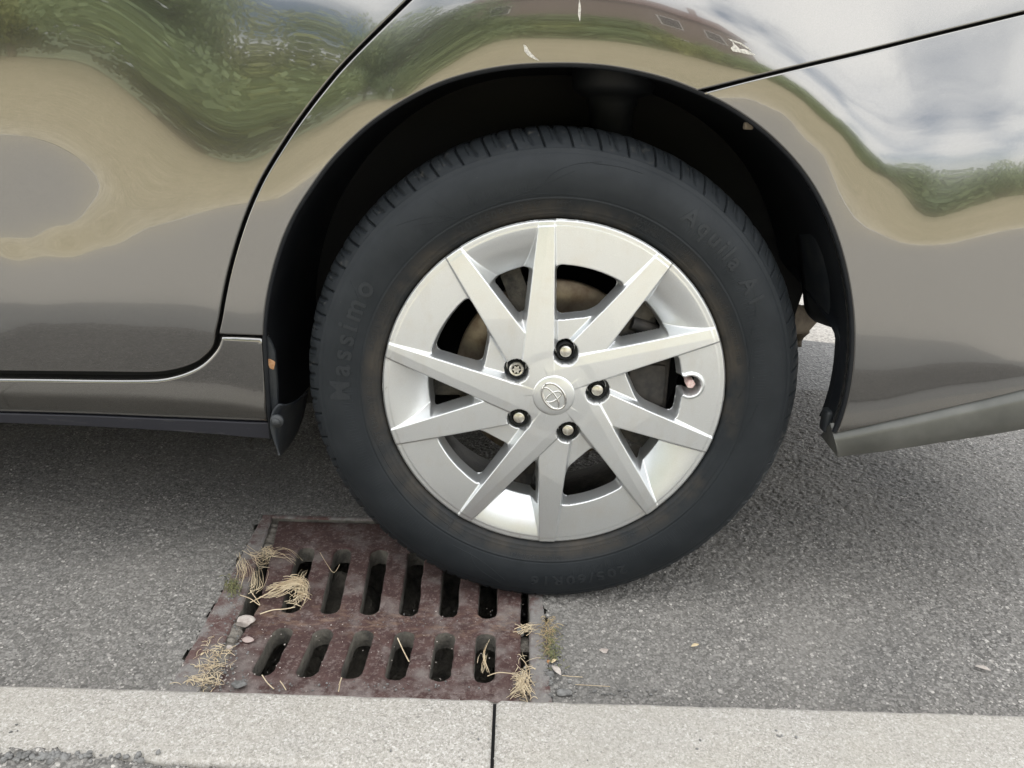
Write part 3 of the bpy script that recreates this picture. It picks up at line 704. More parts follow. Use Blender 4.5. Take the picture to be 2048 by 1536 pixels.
def wheel_cover(parent):
    st = .00085; n = int(2*.2225/st); g = (np.arange(n+1)-n/2)*st
    U, V = np.meshgrid(g, g, indexing='ij'); r = np.hypot(U, V)
    # pull the outermost ring of samples onto the circle
    Hh, win = H_cover(U, V)
    gu, gv = np.gradient(win, st); g2 = gu**2+gv**2
    keep = (r < RC+st) & (win > -.0036-st*1.05) & (r > .0262)
    sc = np.where(r > RC, RC/np.maximum(r, 1e-6), 1.); mv = np.where((win < -.0036) & (g2 > .2), (-.0036-win)/np.maximum(g2, .2), 0.); U2 = (U+gu*mv)*sc; V2 = (V+gv*mv)*sc
    Hh = np.where(r > RC, Hh.min()*0-.004, Hh)
    q = keep[:-1, :-1] & keep[1:, :-1] & keep[1:, 1:] & keep[:-1, 1:]
    i, j = np.nonzero(q); m = n+1
    F = np.stack([i*m+j, (i+1)*m+j, (i+1)*m+j+1, i*m+j+1], 1)
    used = np.unique(F); mp = -np.ones(m*m, int); mp[used] = np.arange(len(used)); F = mp[F]
    vv = np.stack([U2.ravel(), -Hh.ravel(), V2.ravel()+ZH], 1)[used]
    return mesh_obj('wheel_cover', vv, F, M['silver'], parent, True, attrs={'rad': np.hypot(vv[:, 0], vv[:, 2]-ZH)/RC})
def y_side(r):
    "tyre outer sidewall: axial position against radius"
    rr = [.2200, .2225, .2265, .2320, .2400, .2480, .2600, .2700, .2800, .2900, .2980, .3050, .3100, .3145, .3185, .3215, .3240, .3254, .3262, .3265]
    yy = [.0120, .0070, .0022, -.0010, -.0045, -.0078, -.0108, -.0115, -.0105, -.0075, -.0035, .0015, .0065, .0120, .0185, .0255, .0350, .0480, .0700, .1000]
    return np.interp(r, rr, yy)
def smooth_prof():
    rr = np.array([.2200, .2225, .2265, .2320, .2400, .2480, .2600, .2700, .2800, .2900, .2980, .3050, .3100, .3145, .3185, .3215, .3240, .3254, .3262, .3265])
    P = np.stack([rr, y_side(rr)], 1); Q = spline(P, step=.0011); return Q
def text_geo(body, size, depth=.0007, space=1.0):
    c = bpy.data.curves.new('t', 'FONT'); c.body = body; c.size = size; c.extrude = depth/2; c.align_x = 'CENTER'; c.space_character = space; c.resolution_u = 4; c.offset = size*.022
    o = bpy.data.objects.new('t', c); COL.objects.link(o); dg = bpy.context.evaluated_depsgraph_get()
    me = o.evaluated_get(dg).to_mesh(); v = np.array([x.co[:] for x in me.vertices]); f = [tuple(p.vertices) for p in me.polygons]
    import bmesh
    bm = bmesh.new(); bm.from_mesh(me)
    for ax, st in ((1, size*.11), (0, size*.35)):
        lo_, hi_ = v[:, ax].min(), v[:, ax].max(); nn = [0, 0, 0]; nn[ax] = 1
        for q in np.arange(lo_+st, hi_, st):
            pt = [0, 0, 0]; pt[ax] = q; bmesh.ops.bisect_plane(bm, geom=bm.verts[:]+bm.edges[:]+bm.faces[:], plane_co=pt, plane_no=nn, dist=1e-7)
    bm.verts.index_update(); v = np.array([q.co[:] for q in bm.verts]); f = [tuple(w.index for w in q.verts) for q in bm.faces]; bm.free()
    o.evaluated_get(dg).to_mesh_clear(); bpy.data.objects.remove(o); bpy.data.curves.remove(c); return v, f
def tyre(parent):
    Q = smooth_prof(); na = 2200; k = len(Q)
    a = np.linspace(0, 2*np.pi, na, endpoint=False)
    s = np.concatenate([[0], np.cumsum(np.hypot(*np.diff(Q, axis=0).T))])
    dQ = np.gradient(Q, axis=0); dQ /= np.linalg.norm(dQ, axis=1)[:, None]; nq = np.stack([dQ[:, 1], -dQ[:, 0]], 1)   # outward in (r,y)
    if nq[len(nq)//2][1] > 0: nq = -nq
    A, I = np.meshgrid(a, np.arange(k), indexing='ij'); rad = Q[I, 0]; yy = Q[I, 1]
    disp = np.zeros_like(rad)
    # concentric ridges and steps
    for rc, w, h in ((.2468, .0007, .0006), (.2490, .0006, -.0005), (.2985, .0006, -.0006), (.3022, .0006, .0006), (.3035, .0004, .0004), (.2335, .0005, .0004), (.2285, .0006, .0006)):
        disp += h*np.exp(-((rad-rc)/w)**2)
    disp += .0008*(1/(1+np.exp((rad-.2475)/.0006)))*0
    # serrated panels on the sidewall
    srr = np.clip((rad-.2535)/.002, 0, 1)*np.clip((.2945-rad)/.002, 0, 1)
    panelm = (np.sin(A*2+.6) > .55)|(np.sin(A*2+.6) < -.75)
    disp += .00022*np.sin(A*900)*srr*panelm
    # shoulder grooves
    NP = 58; sh = np.clip((rad-.3035)/.004, 0, 1)
    ph = (A*NP/(2*np.pi)+.25*np.sin(A*3)*.2) % 1
    skew = (rad-.3035)*9
    d1 = np.minimum(np.abs((ph-.15-skew+.5) % 1-.5), 1)*2*np.pi/NP*.315
    disp -= .0042*np.exp(-(d1/.0013)**4)*sh
    d2 = ((ph-.52-skew*1.6+.5) % 1-.5)*2*np.pi/NP*.315
    disp -= .0030*np.exp(-(d2/.0022)**2)*np.clip((rad-.307)/.006, 0, 1)
    d3 = np.abs((ph-.80-skew+.5) % 1-.5)*2*np.pi/NP*.315
    disp -= .0016*np.exp(-(d3/.0007)**2)*np.clip((rad-.311)/.003, 0, 1)
    disp -= .006*np.exp(-((yy-.052)/.004)**4)*(rad > .32)
    disp += .00025*np.sin(A*37+rad*300)*np.clip((rad-.3)/.01, 0, 1)
    R = rad+nq[I, 0]*disp; Y = yy+nq[I, 1]*disp
    X = R*np.cos(A); Z = R*np.sin(A)
    ra = np.clip((rad-.2200)/(.3265-.2200), 0, 1)
    # inner half, coarse copy joined along the crown
    Zw = np.maximum(Z+ZH, .0008+.0004*np.sin(A*300))
    bul = np.clip((.03-(Z+ZH))/.05, 0, 1)*np.clip((rad-.25)/.05, 0, 1); Y = Y-.004*bul*np.clip((.318-rad)/.01, 0, 1)
    v = np.stack([X, Y, Zw], -1).reshape(-1, 3)
    i = np.arange(na)[:, None]; j = np.arange(k-1)[None]
    F = np.stack([i*k+j+0*i, i*k+j+1, ((i+1) % na)*k+j+1, ((i+1) % na)*k+j+0*i], -1).reshape(-1, 4)
    mir = v.copy(); mir[:, 1] = .2-mir[:, 1]; F2 = F[:, ::-1]+len(v)
    # drop detail of the unseen half
    V = np.vstack([v, mir]); FF = np.vstack([F, F2]); RA = np.concatenate([ra.ravel(), np.minimum(ra.ravel()+.3, 1)])
    extra_v = []; extra_f = []
    def addgeo(vv, ff):
        b = len(V)+sum(len(q) for q in extra_v); extra_v.append(vv); extra_f.extend([tuple(x+b for x in q) for q in ff])
    def bend(body, size, rm, ang, flip=False, space=1.0, depth=.0016, vs=1.0):
        t, f = text_geo(body, size, depth, space); t[:, 1] = (t[:, 1]-size*.36)*vs
        if flip: t[:, 0] *= 1
        aa = R_(ang)-t[:, 0]/rm; rr = rm+t[:, 1]
        y = y_side(rr)-t[:, 2]-.0001
        addgeo(np.stack([rr*np.cos(aa), y, rr*np.sin(aa)+ZH], 1), f)
    bend('Massimo', .036, .2745, 166, space=1.35)
    bend('Aquila A1', .029, .2765, 43, space=1.30)
    bend('205/60R16', .0135, .2395, 111.5, space=1.35, depth=.0011)
    bend('92V', .0135, .2395, 99.5, space=1.35, depth=.0011)
    bend('M+S', .0095, .2415, 89.5, space=1.2, depth=.0011)
    bend('RADIAL TUBELESS', .009, .2395, 157, space=1.25, depth=.0011)
    bend('DOT LPPL AYV 3019', .009, .2375, 188, space=1.25, depth=.0011)
    bend('205/60R16', .0245, .2765, -80, space=1.30, depth=.0016, vs=.85)
    bend('MAX LOAD 690kg (1521LBS)', .0075, .2425, 58, space=1.05, depth=.0010)
    bend('MAX PRESS 350kPa (51PSI)', .0075, .2345, 57, space=1.05, depth=.0010)
    bend('TREAD PLIES 2 POLYESTER 2 STEEL', .0075, .2385, 25, space=1.0, depth=.0010)
    bend('SIDEWALL 2 POLYESTER', .0065, .2425, -93, space=1.05, depth=.0010)
    bend('TREAD 2 STEEL 1 NYLON', .0065, .2345, -68, space=1.05, depth=.0007)
    # moulded swooshes
    mb = MB()
    def ridge(px, rad=.0006):
        pts = []
        for q in spline(px, n=8):
            y = -.01
            for _ in range(5):
                p = vplane(q[0], q[1], y); y = float(y_side(min(max(math.hypot(p[0], p[2]-ZH), .222), .32)))
            pts.append(p)
        mb.tube(pts, rad, 5)
    z2 = lambda L_: [(600+x*.345, 230+y*.345) for x, y in L_]
    for c in ([(560, 640), (700, 597), (820, 588), (925, 600)], [(760, 480), (820, 525), (880, 547)], [(955, 432), (1000, 500), (1050, 525)], [(925, 600), (1060, 545), (1200, 490), (1400, 410), (1594, 322)], [(1200, 490), (1330, 462), (1500, 455), (1594, 465)], [(660, 640), (900, 605)], [(1400, 410), (1480, 330), (1600, 285), (1750, 270)], [(1700, 280), (1850, 300), (1990, 340)]): ridge(z2(c), .0005)
    for c in ([(1505, 700), (1490, 770), (1455, 830), (1420, 870)], [(1520, 800), (1480, 880), (1440, 930), (1385, 1010)], [(1490, 700), (1510, 640), (1508, 580)], [(905, 1090), (960, 1120), (1010, 1160)], [(940, 1105), (955, 1135), (1000, 1165)], [(700, 560), (720, 620), (705, 700)], [(735, 850), (790, 950), (860, 1020), (930, 1075)]): ridge(c, .0005)
    for ang in (84, 196, 236, 306, 352, 30):
        aa = R_(ang); mb.tube([(rr*math.cos(aa), float(y_side(rr))-.0001, rr*math.sin(aa)+ZH) for rr in (.2265, .232, .238, .2445)], .0006, 5)
    addgeo(np.array(mb.v), mb.f)
    me_v = np.vstack([V]+extra_v); fl = [tuple(q) for q in FF.tolist()]+extra_f
    ext = np.vstack(extra_v); er = np.clip((np.hypot(ext[:, 0], ext[:, 2]-ZH)-.22)/.1065, 0, 1)
    o = mesh_obj('tyre', me_v, fl, M['rubber'], parent, True, attrs={'rad': np.concatenate([RA, er]), 'letter': np.concatenate([np.zeros(len(RA)), np.ones(len(er))*np.concatenate([np.full(len(q), .0 if len(q) == len(mb.v) else 1.) for q in extra_v])])})
    o.data.set_sharp_from_angle(angle=R_(55))
    return o
def build_wheel():
    mb = MB()
    mb.lathe([(.2205, .012), (.2150, .010), (.2060, .016), (.2010, .030), (.1960, .060), (.1900, .085), (.1900, .120), (.1990, .17), (.2100, .196), (.2190, .2)], (0, 0, ZH), 'Y', 160)
    # alloy spokes of the wheel behind the cover
    for k in range(5):
        th = R_(76.5-72*k+36); c, s = math.cos(th), math.sin(th)
        v = []
        for r, w, y0, y1 in ((.03, .022, .036, .062), (.10, .013, .042, .070), (.192, .014, .055, .085)):
            for sgn, y in ((-1, y0), (1, y0), (1, y1), (-1, y1)): v.append((r*c-sgn*w*s, y, ZH+r*s+sgn*w*c))
        mb.add(v, [(i*4+j, i*4+(j+1) % 4, (i+1)*4+(j+1) % 4, (i+1)*4+j) for i in range(2) for j in range(4)])
    mb.lathe([(0, .03), (.05, .03), (.075, .036), (.078, .06), (0, .06)], (0, 0, ZH), 'Y', 48)
    w = mb.build('wheel', M['barrel'], car, True, 40)
    tyre(w); wheel_cover(w)
    # centre cap and emblem
    mb = MB(); mb.lathe([(0, -.0128), (.008, -.0126), (.016, -.0120), (.022, -.0111), (.0252, -.0104), (.0268, -.0098), (.0274, -.0088), (.0274, .006)], (0, 0, ZH), 'Y', 64)
    mb.build('centre_cap', M['silver'], w)
    mb = MB(); rot = R_(180-55)
    def el(cx, cy, ax, by, rad, n=56, sc=.0192):
        pts = []
        for i in range(n+1):
            t = 2*math.pi*i/n; x = cx+ax*math.cos(t); y = cy+by*math.sin(t)
            X = (x*math.cos(rot)-y*math.sin(rot))*sc; Z = (x*math.sin(rot)+y*math.cos(rot))*sc
            r = math.hypot(X, Z); pts.append((X, -.0133+.0014*(r/.02)**2*1.0, ZH+Z))
        mb.tube(pts, rad, 8)
    el(0, 0, 1, .69, .0015); el(0, .24, .86, .36, .0011); el(0, .03, .27, .58, .0011)
    mb.build('emblem', M['chrome'], w)
    for k in range(5):
        th = R_(76.5-72*k); x, z = .0570*math.cos(th), ZH+.0570*math.sin(th)
        mb = MB()
        mb.lathe([(.0118, .022), (.0118, .006), (.0112, .004), (.0096, .004), (.0092, .010), (.0092, .02)], (x, 0, z), 'Y', 32)
        o = mb.build('nut_well', M['gap'], w)
        mb = MB()
        if k != 4: mb.lathe([(0, -.0022), (.0055, -.0020), (.0072, -.0012), (.0079, .001), (.0081, .005), (.0086, .020)], (x, .004, z), 'Y', 32)
        else:
            mb.lathe([(.0058, .004), (.0062, .0005), (.0082, 0), (.0094, .001), (.0098, .003), (.0098, .02)], (x, .002, z), 'Y', 36)
            pr = []; n = 84
            for i in range(n):
                t = 2*math.pi*i/n; rr = .0044+.0011*math.cos(6*t); pr.append((x+rr*math.cos(t), z+rr*math.sin(t)))
            v = [(p[0], .0022, p[1]) for p in pr]+[(p[0], .008, p[1]) for p in pr]
            mb.add(v, [tuple(range(n))]+[(i, (i+1) % n, n+(i+1) % n, n+i) for i in range(n)])
        o = mb.build('lug_nut', M['nut'], w, True, 40)
        if k == 4: o['label'] = 'locking wheel nut with a star shaped key groove'
    mb = MB(); vx, vz = .1775*math.cos(R_(5.2)), ZH+.1775*math.sin(R_(5.2))
    mb.lathe([(0, .0035), (.0048, .0035), (.0062, .005), (.0062, .016), (.0045, .018), (.0045, .03)], (vx, 0, vz), 'Y', 6); mb.build('valve_cap', M['red'], w, False)
    # brakes
    mb = MB(); mb.lathe([(.082, .082), (.086, .079), (.1300, .079), (.1325, .081), (.1325, .088)], (0, 0, ZH), 'Y', 128); mb.lathe([(.0, .052), (.068, .054), (.074, .060), (.078, .082)], (0, 0, ZH), 'Y', 96); mb.lathe([(.1325, .088), (.131, .095), (.08, .095)], (0, 0, ZH), 'Y', 96)
    mb.build('brake_disc', M['disc'], w, True, 40)
    mb = MB()
    mb.box(.088, .158, .040, .125, ZH-.050, ZH+.052, .012); mb.box(.078, .135, .050, .12, ZH+.045, ZH+.098, .011); mb.box(.10, .152, .034, .06, ZH-.03, ZH+.032, .010)
    mb.tube([(.10, .045, ZH+.085), (.13, .05, ZH+.075), (.15, .06, ZH+.06)], .009, 10); mb.tube([(.12, .05, ZH-.045), (.15, .055, ZH-.03)], .009, 10)
    mb.build('brake_caliper', M['caliper'], w, True, 40)
    return w
wheel = build_wheel()
wheel['label'] = 'rear wheel with ten spoke silver cover and worn black tyre'

# ------------------------------------------------------------------ the rest of the car (mostly out of frame)
def car_rest():
    WID = 1.74
    def grid(name, sec, mat, flat=False):
        n = len(sec); k = len(sec[0]); v = [p for s_ in sec for p in s_]
        f = [(i*k+j, (i+1)*k+j, (i+1)*k+j+1, i*k+j+1) for i in range(n-1) for j in range(k-1)]
        return mesh_obj(name, v, f, mat, car, not flat)
    # cabin, from belt line to roof
    sec = []
    for x, zt, zin in ((-2.35, 1.01, .05), (-1.95, 1.22, .12), (-1.5, 1.46, .20), (-1.0, 1.54, .22), (-.3, 1.56, .22), (.3, 1.53, .22), (.62, 1.44, .21), (.80, 1.2, .14), (.88, 1.0, .06)):
        yb = float(S(max(x, -2.3), .98)) if x < .8 else .05
        pr = [(x, yb, .985), (x, yb+.02, .985+(zt-.985)*.25), (x, yb+zin*.6, .985+(zt-.985)*.75), (x, yb+zin, .985+(zt-.985)*.95), (x, yb+zin+.12, zt), (x, WID/2, zt+.02)]
        sec.append(pr+[(p[0], WID-p[1], p[2]) for p in pr[::-1][1:]])
    roof = grid('roof', sec, M['paint'])
    for mir in (0, 1):
        for x0, x1, t0, t1 in ((-1.95, -1.1, .12, .4), (-1.03, -.2, .4, .4), (-.13, .45, .4, .34)):
            q = [(x0, .045, 1.02), (x1, .045, 1.02), (x1-.02, .155, 1.02+t1), (x0+.03, .155 if t0 > .2 else .07, 1.02+t0)]
            if mir: q = [(p[0], WID-p[1], p[2]) for p in q]
            mb = MB(); o = -.006 if not mir else .006
            mb.add([(p[0], p[1]+o-.012*(1 if not mir else -1), p[2]) for p in q]+[(p[0], p[1]+o, p[2]) for p in q], [(0, 1, 2, 3), (7, 6, 5, 4), (0, 4, 5, 1), (1, 5, 6, 2), (2, 6, 7, 3), (3, 7, 4, 0)])
            mb.build('side_window', M['glass'], roof, False)
    for nm, xs in (('windscreen', ((-2.33, 1.03), (-1.55, 1.475))), ('rear_window', ((.66, 1.43), (.86, 1.1)))):
        (xa, za), (xb, zb) = xs; mb = MB(); mb.add([(xa, .22, za), (xb, .32, zb), (xb, WID-.32, zb), (xa, WID-.22, za), (xa, .22, za-.01), (xb, .32, zb-.01), (xb, WID-.32, zb-.01), (xa, WID-.22, za-.01)], [(0, 1, 2, 3), (4, 7, 6, 5), (0, 4, 5, 1), (1, 5, 6, 2), (2, 6, 7, 3), (3, 7, 4, 0)]); mb.build(nm, M['glass'], roof, False)
    sec = []
    for x, zt in ((-3.52, .58), (-3.45, .74), (-3.2, .86), (-2.8, .95), (-2.35, 1.01)):
        pr = [(x, .03+.35*max(0, -2.6-x)**2, zt-.04), (x, .2, zt), (x, WID/2, zt+.03)]; sec.append(pr+[(p[0], WID-p[1], p[2]) for p in pr[::-1][1:]])
    grid('bonnet', sec, M['paint'])
    mb = MB(); mb.box(-3.58, -3.44, .28, WID-.28, .22, .72, .05); mb.build('front_bumper', M['paint'], car)
    mb = MB(); mb.box(.90, .965, .14, WID-.14, .33, .72, .03); mb.build('bumper_face', M['paint'], car)
    mb = MB(); mb.box(.84, .93, .10, WID-.10, .72, 1.05, .03); mb.build('tailgate', M['paint'], car)
    # underbody
    mb = MB(); mb.box(-3.4, -3.16, .1, WID-.1, .22, .3); mb.box(-2.4, -.57, .16, WID-.16, .245, .28); mb.box(-3.16, -2.4, .3, WID-.3, .2, .28); mb.box(-.57, .36, .3, WID-.3, .28, .32)
    mb.box(.36, .9, .14, WID-.14, .46, .5); mb.build('underbody', M['bracket'], car, False)
    mb = MB(); mb.tube([(.02, .1, ZH), (.02, WID-.1, ZH)], .04, 10); mb.build('rear_axle', M['caliper'], car)
    # far side: mirrored sheets sharing the same meshes
    for o in list(car.children):
        if o.name.split('.')[0] in ('rear_door', 'quarter_panel', 'rocker_panel', 'rocker_trim', 'rear_bumper', 'front_door', 'front_wing', 'inner_shell', 'bumper_lip', 'wheel_arch_liner'):
            c = o.copy(); COL.objects.link(c); c.parent = car; c.scale = (1, -1, 1); c.location = (0, WID, 0)
    for loc, rz in (((-2.78, 0, 0), 0), ((-2.78, WID, 0), math.pi), ((0, WID, 0), math.pi)):
        c = wheel.copy(); COL.objects.link(c); c.parent = car; c.location = loc; c.rotation_euler = (0, 0, rz)
        if 'label' in c: del c['label']
        for ch in wheel.children:
            d = ch.copy(); COL.objects.link(d); d.parent = c
car_rest()

# ------------------------------------------------------------------ road, kerb, pavement
KY, KZ = -.262, .06        # kerb edge towards the road, kerb top
gh = np.array([(-.470, .222), (-.447, -.275), (.007, -.275), (-.006, .222)])   # opening for the gully
def worley(x, y, cell, seed):
    "nearest random stone: distance, id hash, height hash"
    r = np.random.default_rng(seed); n = 1024; jx = r.random((n, n)); jy = r.random((n, n)); hh = r.random((n, n)); sz = r.random((n, n))
    ci = np.floor(x/cell).astype(int); cj = np.floor(y/cell).astype(int); best = np.full(x.shape, 9.); bh = np.zeros(x.shape); bs = np.zeros(x.shape)
    for a in (-1, 0, 1):
        for b in (-1, 0, 1):
            p = (ci+a) % n; q = (cj+b) % n
            d = np.hypot(x/cell-(ci+a+jx[p, q]), y/cell-(cj+b+jy[p, q]))/(.65+.6*sz[p, q])
            k = d < best; best = np.where(k, d, best); bh = np.where(k, hh[p, q], bh); bs = np.where(k, sz[p, q], bs)
    return best, bh, bs
def fbm(x, y, sc, seed):
    r = np.random.default_rng(seed); g = r.random((256, 256)); o = 0; amp = 1.
    for k in range(3):
        u = x*sc*2**k; v = y*sc*2**k; i = np.floor(u).astype(int); j = np.floor(v).astype(int); fu = u-i; fv = v-j; fu = fu*fu*(3-2*fu); fv = fv*fv*(3-2*fv)
        G = lambda a, b: g[a % 256, b % 256]
        o = o+amp*((G(i, j)*(1-fu)+G(i+1, j)*fu)*(1-fv)+(G(i, j+1)*(1-fu)+G(i+1, j+1)*fu)*fv-.5); amp *= .5
    return o
def asphalt_patch(name, x0, x1, y0, y1, st, z, hole=None, amp=1.0, mat='asphalt', cell=.0068, parent=None, edge=None):
    gx = np.arange(x0, x1+st/2, st); gy = np.arange(y0, y1+st/2, st); X, Y = np.meshgrid(gx, gy, indexing='ij')
    d, h, s_ = worley(X, Y, cell, 3); d2, h2, s2 = worley(X+3.3, Y+1.7, cell*.45, 5)
    big = fbm(X, Y, 14, 8)
    Z = z+amp*(.0018*(h-.5)*(d < .8)+.0007*np.clip(1-(d/.75)**2, -.8, 1)+.0010*(h2-.5)+.0016*big)-.0012*amp
    tone = np.clip(.12+.50*h**1.3*np.clip(1.25-d, 0, 1)+.18*h2*np.clip(1.2-d2, 0, 1)+.12*big, 0, .93)
    tone = np.where((h > .988) & (d < .5), 1., tone)
    tone = np.where((h2 > .9935) & (d2 < .6), 1., tone)
    if edge is not None: Z = Z+edge(X, Y)
    n, m = X.shape; i, j = np.meshgrid(np.arange(n-1), np.arange(m-1), indexing='ij')
    F = np.stack([i*m+j, (i+1)*m+j, (i+1)*m+j+1, i*m+j+1], -1).reshape(-1, 4)
    if hole is not None:
        c = np.stack([(X[:-1, :-1]+st/2).ravel(), (Y[:-1, :-1]+st/2).ravel()], 1)
        wob = fbm(c[:, 0], c[:, 1], 45, 4)*.010
        F = F[~inside(hole, c+wob[:, None])]
    return mesh_obj(name, np.stack([X.ravel(), Y.ravel(), Z.ravel()], 1), F, M[mat], parent, False, attrs={'tone': tone.ravel()})
tag(asphalt_patch('road', -1.30, 1.30, KY-.03, .95, .0024, 0.0, gh), kind='structure')
def big_ground():
    mb = MB(); X = (-60, -1.295, 1.295, 60); Y = (KY-.03, .945, 60)
    z = -.003
    mb.add([(X[0], Y[0], z), (X[1], Y[0], z), (X[1], Y[1], z), (X[0], Y[1], z)], [(0, 1, 2, 3)])
    mb.add([(X[2], Y[0], z), (X[3], Y[0], z), (X[3], Y[1], z), (X[2], Y[1], z)], [(0, 1, 2, 3)])
    mb.add([(X[0], Y[1], z), (X[3], Y[1], z), (X[3], Y[2], z), (X[0], Y[2], z)], [(0, 1, 2, 3)])
    tag(mb.build('road_surface', M['asphalt_far'], None, False), kind='structure')
    mb = MB(); O = [(-1.4, .98), (-1.4, -.3), (1.4, -.3), (1.4, .98)]; G = (gh-gh.mean(0))*.985+gh.mean(0); G[1:3, 1] = -.29
    for i in range(4): j = (i+1) % 4; mb.add([(*O[i], -.014), (*O[j], -.014), (*G[j], -.014), (*G[i], -.014)], [(0, 1, 2, 3)])
    tag(mb.build('road_base', M['dirt'], None, False), kind='structure')
    # pavement behind the kerb, grass bank beyond it, fields to the horizon
    mb = MB(); mb.add([(-60, -.36, KZ-.010), (-60, -3.35, KZ-.005), (60, -3.35, KZ-.005), (60, -.36, KZ-.010)], [(0, 1, 2, 3)])
    tag(mb.build('pavement', M['pavement'], None, False), kind='structure')
    gx = np.concatenate([np.linspace(-300, -40, 12), np.linspace(-38, 38, 120), np.linspace(40, 300, 12)]); gy = np.concatenate([np.linspace(-3.35, -14, 50), np.linspace(-15, -300, 20)])
    Xg, Yg = np.meshgrid(gx, gy, indexing='ij'); t = np.clip((-3.35-Yg)/9, 0, 1)
    Zg = KZ+.0+.85*t**1.1+.10*fbm(Xg, Yg, .5, 2)*np.clip((-3.4-Yg), 0, 1)+.03*fbm(Xg, Yg, 3, 6)*np.clip((-3.35-Yg)*3, 0, 1)+np.clip((-Yg-16)/80, 0, 3)*1.2
    n, m = Xg.shape; i, j = np.meshgrid(np.arange(n-1), np.arange(m-1), indexing='ij'); F = np.stack([i*m+j, i*m+j+1, (i+1)*m+j+1, (i+1)*m+j], -1).reshape(-1, 4)
    tag(mesh_obj('grass_bank', np.stack([Xg.ravel(), Yg.ravel(), Zg.ravel()], 1), F, M['grass'], None, True), kind='structure')
    # wooded hill far off
    Xg, Yg = np.meshgrid(np.linspace(-260, 320, 120), np.linspace(-60, -200, 24), indexing='ij'); t = np.clip((-60-Yg)/70, 0, 1)
    Zg = 1+t**.7*(9+5*np.sin(Xg*.018+1)+3*np.sin(Xg*.05)+2.5*fbm(Xg, Yg, .12, 3))
    n, m = Xg.shape; i, j = np.meshgrid(np.arange(n-1), np.arange(m-1), indexing='ij'); F = np.stack([i*m+j, i*m+j+1, (i+1)*m+j+1, (i+1)*m+j], -1).reshape(-1, 4)
    tag(mesh_obj('wooded_hill', np.stack([Xg.ravel(), Yg.ravel(), Zg.ravel()], 1), F, M['hill'], None, True), kind='structure')
big_ground()
def kerb_stone(x0, x1):
    "pressed kerb with rounded arris, slightly worn"
    prof = [(KY+.012, -.02), (KY+.004, .03), (KY+.001, KZ-.010), (KY-.0015, KZ-.004), (KY-.006, KZ-.0008), (KY-.012, KZ), (KY-.05, KZ+.0004), (KY-.088, KZ), (KY-.094, KZ-.0008), (KY-.099, KZ-.004), (KY-.1005, KZ-.02), (KY-.1005, -.05)]
    P = spline(prof, n=4); xs = np.linspace(x0, x1, max(2, int((x1-x0)/.006))); v = []; k = len(P)
    for i, x in enumerate(xs):
        e = min(x-x0, x1-x); ins = .0022*max(0, 1-e/.004)**2
        for y, z in P: v.append((x, y+(ins if y < KY-.05 else -ins), z-ins))
    v = np.array(v); w = fbm(v[:, 0]*1., v[:, 1]*1.+v[:, 2], 60, 9); v[:, 2] += .0009*w; v[:, 1] += .0010*fbm(v[:, 0], v[:, 2]+v[:, 1]*.3, 40, 10)
    f = [(i*k+j, i*k+j+1, (i+1)*k+j+1, (i+1)*k+j) for i in range(len(xs)-1) for j in range(k-1)]+[tuple(range(k)), tuple((len(xs)-1)*k+j for j in range(k))]
    return v, f
jx = ground(988, 1440, KZ)[0]
v, f = kerb_stone(jx-.915, jx-.0018); tag(mesh_obj('kerb_stone', v, f, M['kerb']), 'pale kerb stone lying along the near edge of the drain grate', 'kerb stone', 'kerb stones along the road edge')
v, f = kerb_stone(jx+.0018, jx+.915); tag(mesh_obj('kerb_stone', v, f, M['kerb']), 'pale kerb stone past the black joint, in front of bare asphalt', 'kerb stone', 'kerb stones along the road edge')
mb = MB()
for a in range(-8, 9):
    if a in (-1, 0): continue
    v, f = kerb_stone(jx+a*.915+.0018, jx+a*.915+.912)
    mb.add(v[::1], f)
tag(mb.build('kerb_line', M['kerb'], None, True, 60), kind='structure')
mb = MB(); mb.box(jx-.0022, jx+.0022, KY-.099, KY-.004, .0, KZ-.006); tag(mb.build('kerb_joint', M['gap'], None, False), kind='structure')
# crumbling asphalt edge of the footway behind the kerb
def footway_edge():
    e = lambda X, Y: np.where(Y > -.3555+.006*fbm(X, Y*0, 9, 21)+.008*fbm(X, Y, 70, 22)-np.clip((X+.46)*.10, -.004, .2), -.02, .002+.004*fbm(X, Y, 90, 23))
    tag(asphalt_patch('footway', -1.2, 1.2, -.75, -.335, .0021, KZ-.0005, None, 1.0, 'asphalt', .0075, None, e), kind='structure')
footway_edge()

